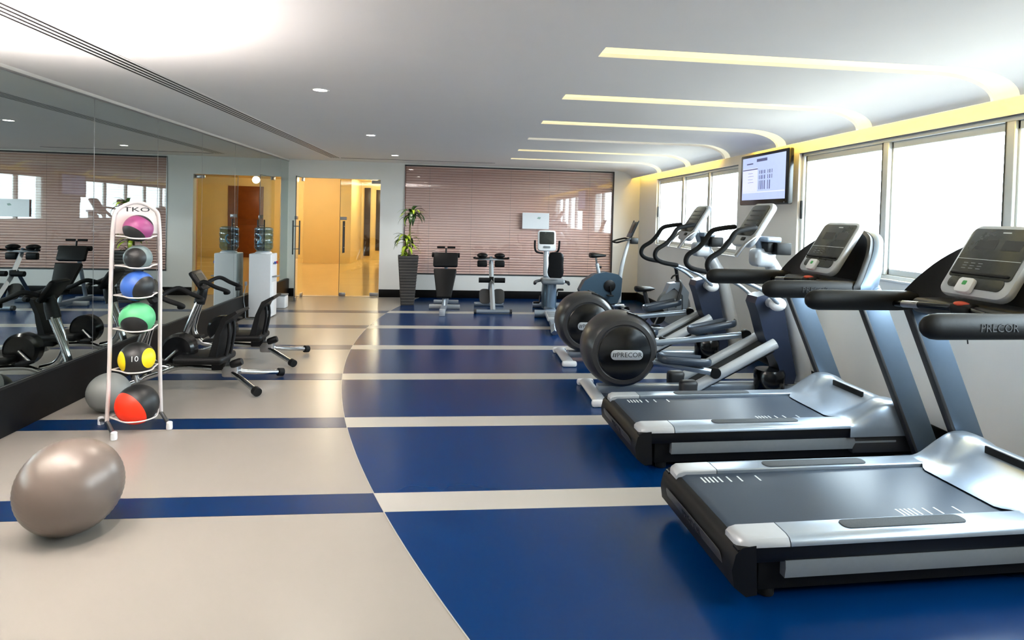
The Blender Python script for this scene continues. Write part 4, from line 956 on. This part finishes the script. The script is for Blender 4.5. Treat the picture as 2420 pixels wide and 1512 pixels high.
bm = BM(); loft(bm, [[(x, w * math.cos(a), .945 + h * math.sin(a)) for a in [2 * PI * j / 16 for j in range(16)]] for x, w, h in ((-.20, .04, .02), (-.19, .10, .045), (-.14, .125, .05), (-.06, .09, .04), (.02, .045, .03), (.08, .03, .022), (.10, .012, .01))]); obj('saddle', bm, vinylpad_m, t, 60)
bm = BM(); tube(bm, [(.36, 0, .12), (.37, 0, .6), (.45, 0, 1.0), (.52, 0, 1.22)], [.04, .036, .032, .03], 12, 4); obj('mast', bm, silverl_m, t)
mt = plane_map((.56, 0, 1.42), (.42, 0, .9))
bm = BM(); plate(bm, rrect(.25, .30, .03), -.03, 0, mt, .01); con = obj('console', bm, bluegrey_m, t)
bm = BM(); plate(bm, rrect(.19, .2, .02, 4, 0, .02), 0, .004, mt, .001); obj('display', bm, display_m, con)
for s in (-1, 1):
    bm = BM(); tube(bm, [mt @ Vector((s * .13, -.15, -.02)), mt @ Vector((s * .135, .17, -.01))], .012, 8); obj('console_side', bm, black_m, con)
    bm = BM(); tube(bm, [(.50, s * .03, 1.24), (.48, s * .16, 1.25), (.36, s * .2, 1.22), (.27, s * .17, 1.19), (.26, s * .05, 1.18), (.27, 0, 1.18)], .016, 10, 4); obj('handlebar', bm, rubber_m, t)
bm = BM(); box(bm, .52, .66, -.09, .09, 1.16, 1.27, .02); obj('accessory_box', bm, black_m, t)

# ---- indoor cycle behind the ellipticals
t = thing('indoor_cycle', 'grey indoor cycle with heavy flywheel half hidden behind the elliptical trainers', 'exercise bike', (2.66, 8.35, 0.002), R(6))
for x in (-.5, .45):
    bm = BM(); tube(bm, [(x, -.25, .03), (x, .25, .03)], .03, 12); obj('floor_foot', bm, silver_m, t)
bm = BM(); tube(bm, [(-.5, 0, .05), (-.1, 0, .12), (.45, 0, .05)], .03, 10, 4); obj('base_beam', bm, silverl_m, t)
bm = BM(); lathe(bm, [(.02, -.03), (.2, -.04), (.235, -.04), (.245, -.02), (.245, .02), (.235, .04), (.2, .04), (.02, .03)], 36, Matrix.Translation((.22, 0, .42)) @ Matrix.Rotation(R(90), 4, 'X')); fw_ = obj('flywheel', bm, grey_m, t)
for s in (-1, 1):
    bm = BM(); lathe(bm, [(0, 0), (.11, 0), (.10, .02), (.03, .03), (0, .03)], 24, Matrix.Translation((.22, s * .035, .42)) @ Matrix.Rotation(R(-90 * s), 4, 'X')); obj('flywheel_cover', bm, silver_m, fw_)
    bm = BM(); tube(bm, [(.22, s * .07, .42), (.30, s * .07, .70), (.28, s * .03, .78)], .018, 10, 3); obj('fork', bm, dkgrey_m, t)
bm = BM(); prism(bm, [(.08, .60), (.14, .74), (.30, .76), (.42, .62), (.40, .36), (.34, .34), (.33, .58), (.2, .68)], 'y', -.06, .06, .012); obj('front_guard', bm, silver_m, t)
bm = BM(); tube(bm, [(-.3, 0, .14), (.0, 0, .45), (.28, 0, .76)], .032, 10, 3); obj('diagonal_tube', bm, dkgrey_m, t)
bm = BM(); tube(bm, [(-.1, 0, .30), (-.2, 0, .62)], .028, 10); obj('seat_tube', bm, dkgrey_m, t)
bm = BM(); loft(bm, [[(x, w * math.cos(a), .66 + h * math.sin(a)) for a in [2 * PI * j / 14 for j in range(14)]] for x, w, h in ((-.34, .03, .02), (-.32, .09, .04), (-.24, .10, .04), (-.12, .05, .03), (-.06, .015, .01))]); obj('saddle', bm, vinylpad_m, t, 60)
bm = BM(); tube(bm, [(.28, 0, .74), (.25, 0, .92), (.22, 0, .98)], .024, 10, 3); obj('handlebar_post', bm, black_m, t)
for s in (-1, 1):
    bm = BM(); tube(bm, [(.22, 0, .98), (.2, s * .14, .99), (.12, s * .2, 1.0), (.02, s * .2, 1.03)], .016, 10, 4); obj('handlebar', bm, rubber_m, t)
    bm = BM(); tube(bm, [(-.02, s * .06, .30), (-.02 + s * .06, s * .07, .30 + s * .12)], .013, 8); ck = obj('crank', bm, steel_m, t)
    bm = BM(); box(bm, -.07 + s * .06, .03 + s * .06, s * .12 - .05, s * .12 + .05, .29 + s * .12, .31 + s * .12, .006); obj('pedal', bm, black_m, ck)
bm = BM(); lathe(bm, [(0.02, 0), (.11, 0), (.115, .01), (.11, .02), (.02, .02)], 28, Matrix.Translation((-.02, -.03, .30)) @ Matrix.Rotation(R(90), 4, 'X')); obj('chain_guard', bm, black_m, t)
bm = BM(); tube(bm, [(.26, -.02, .86), (.20, -.02, .84), (.17, -.02, .80)], .012, 8, 3); obj('brake_lever', bm, black_m, t)
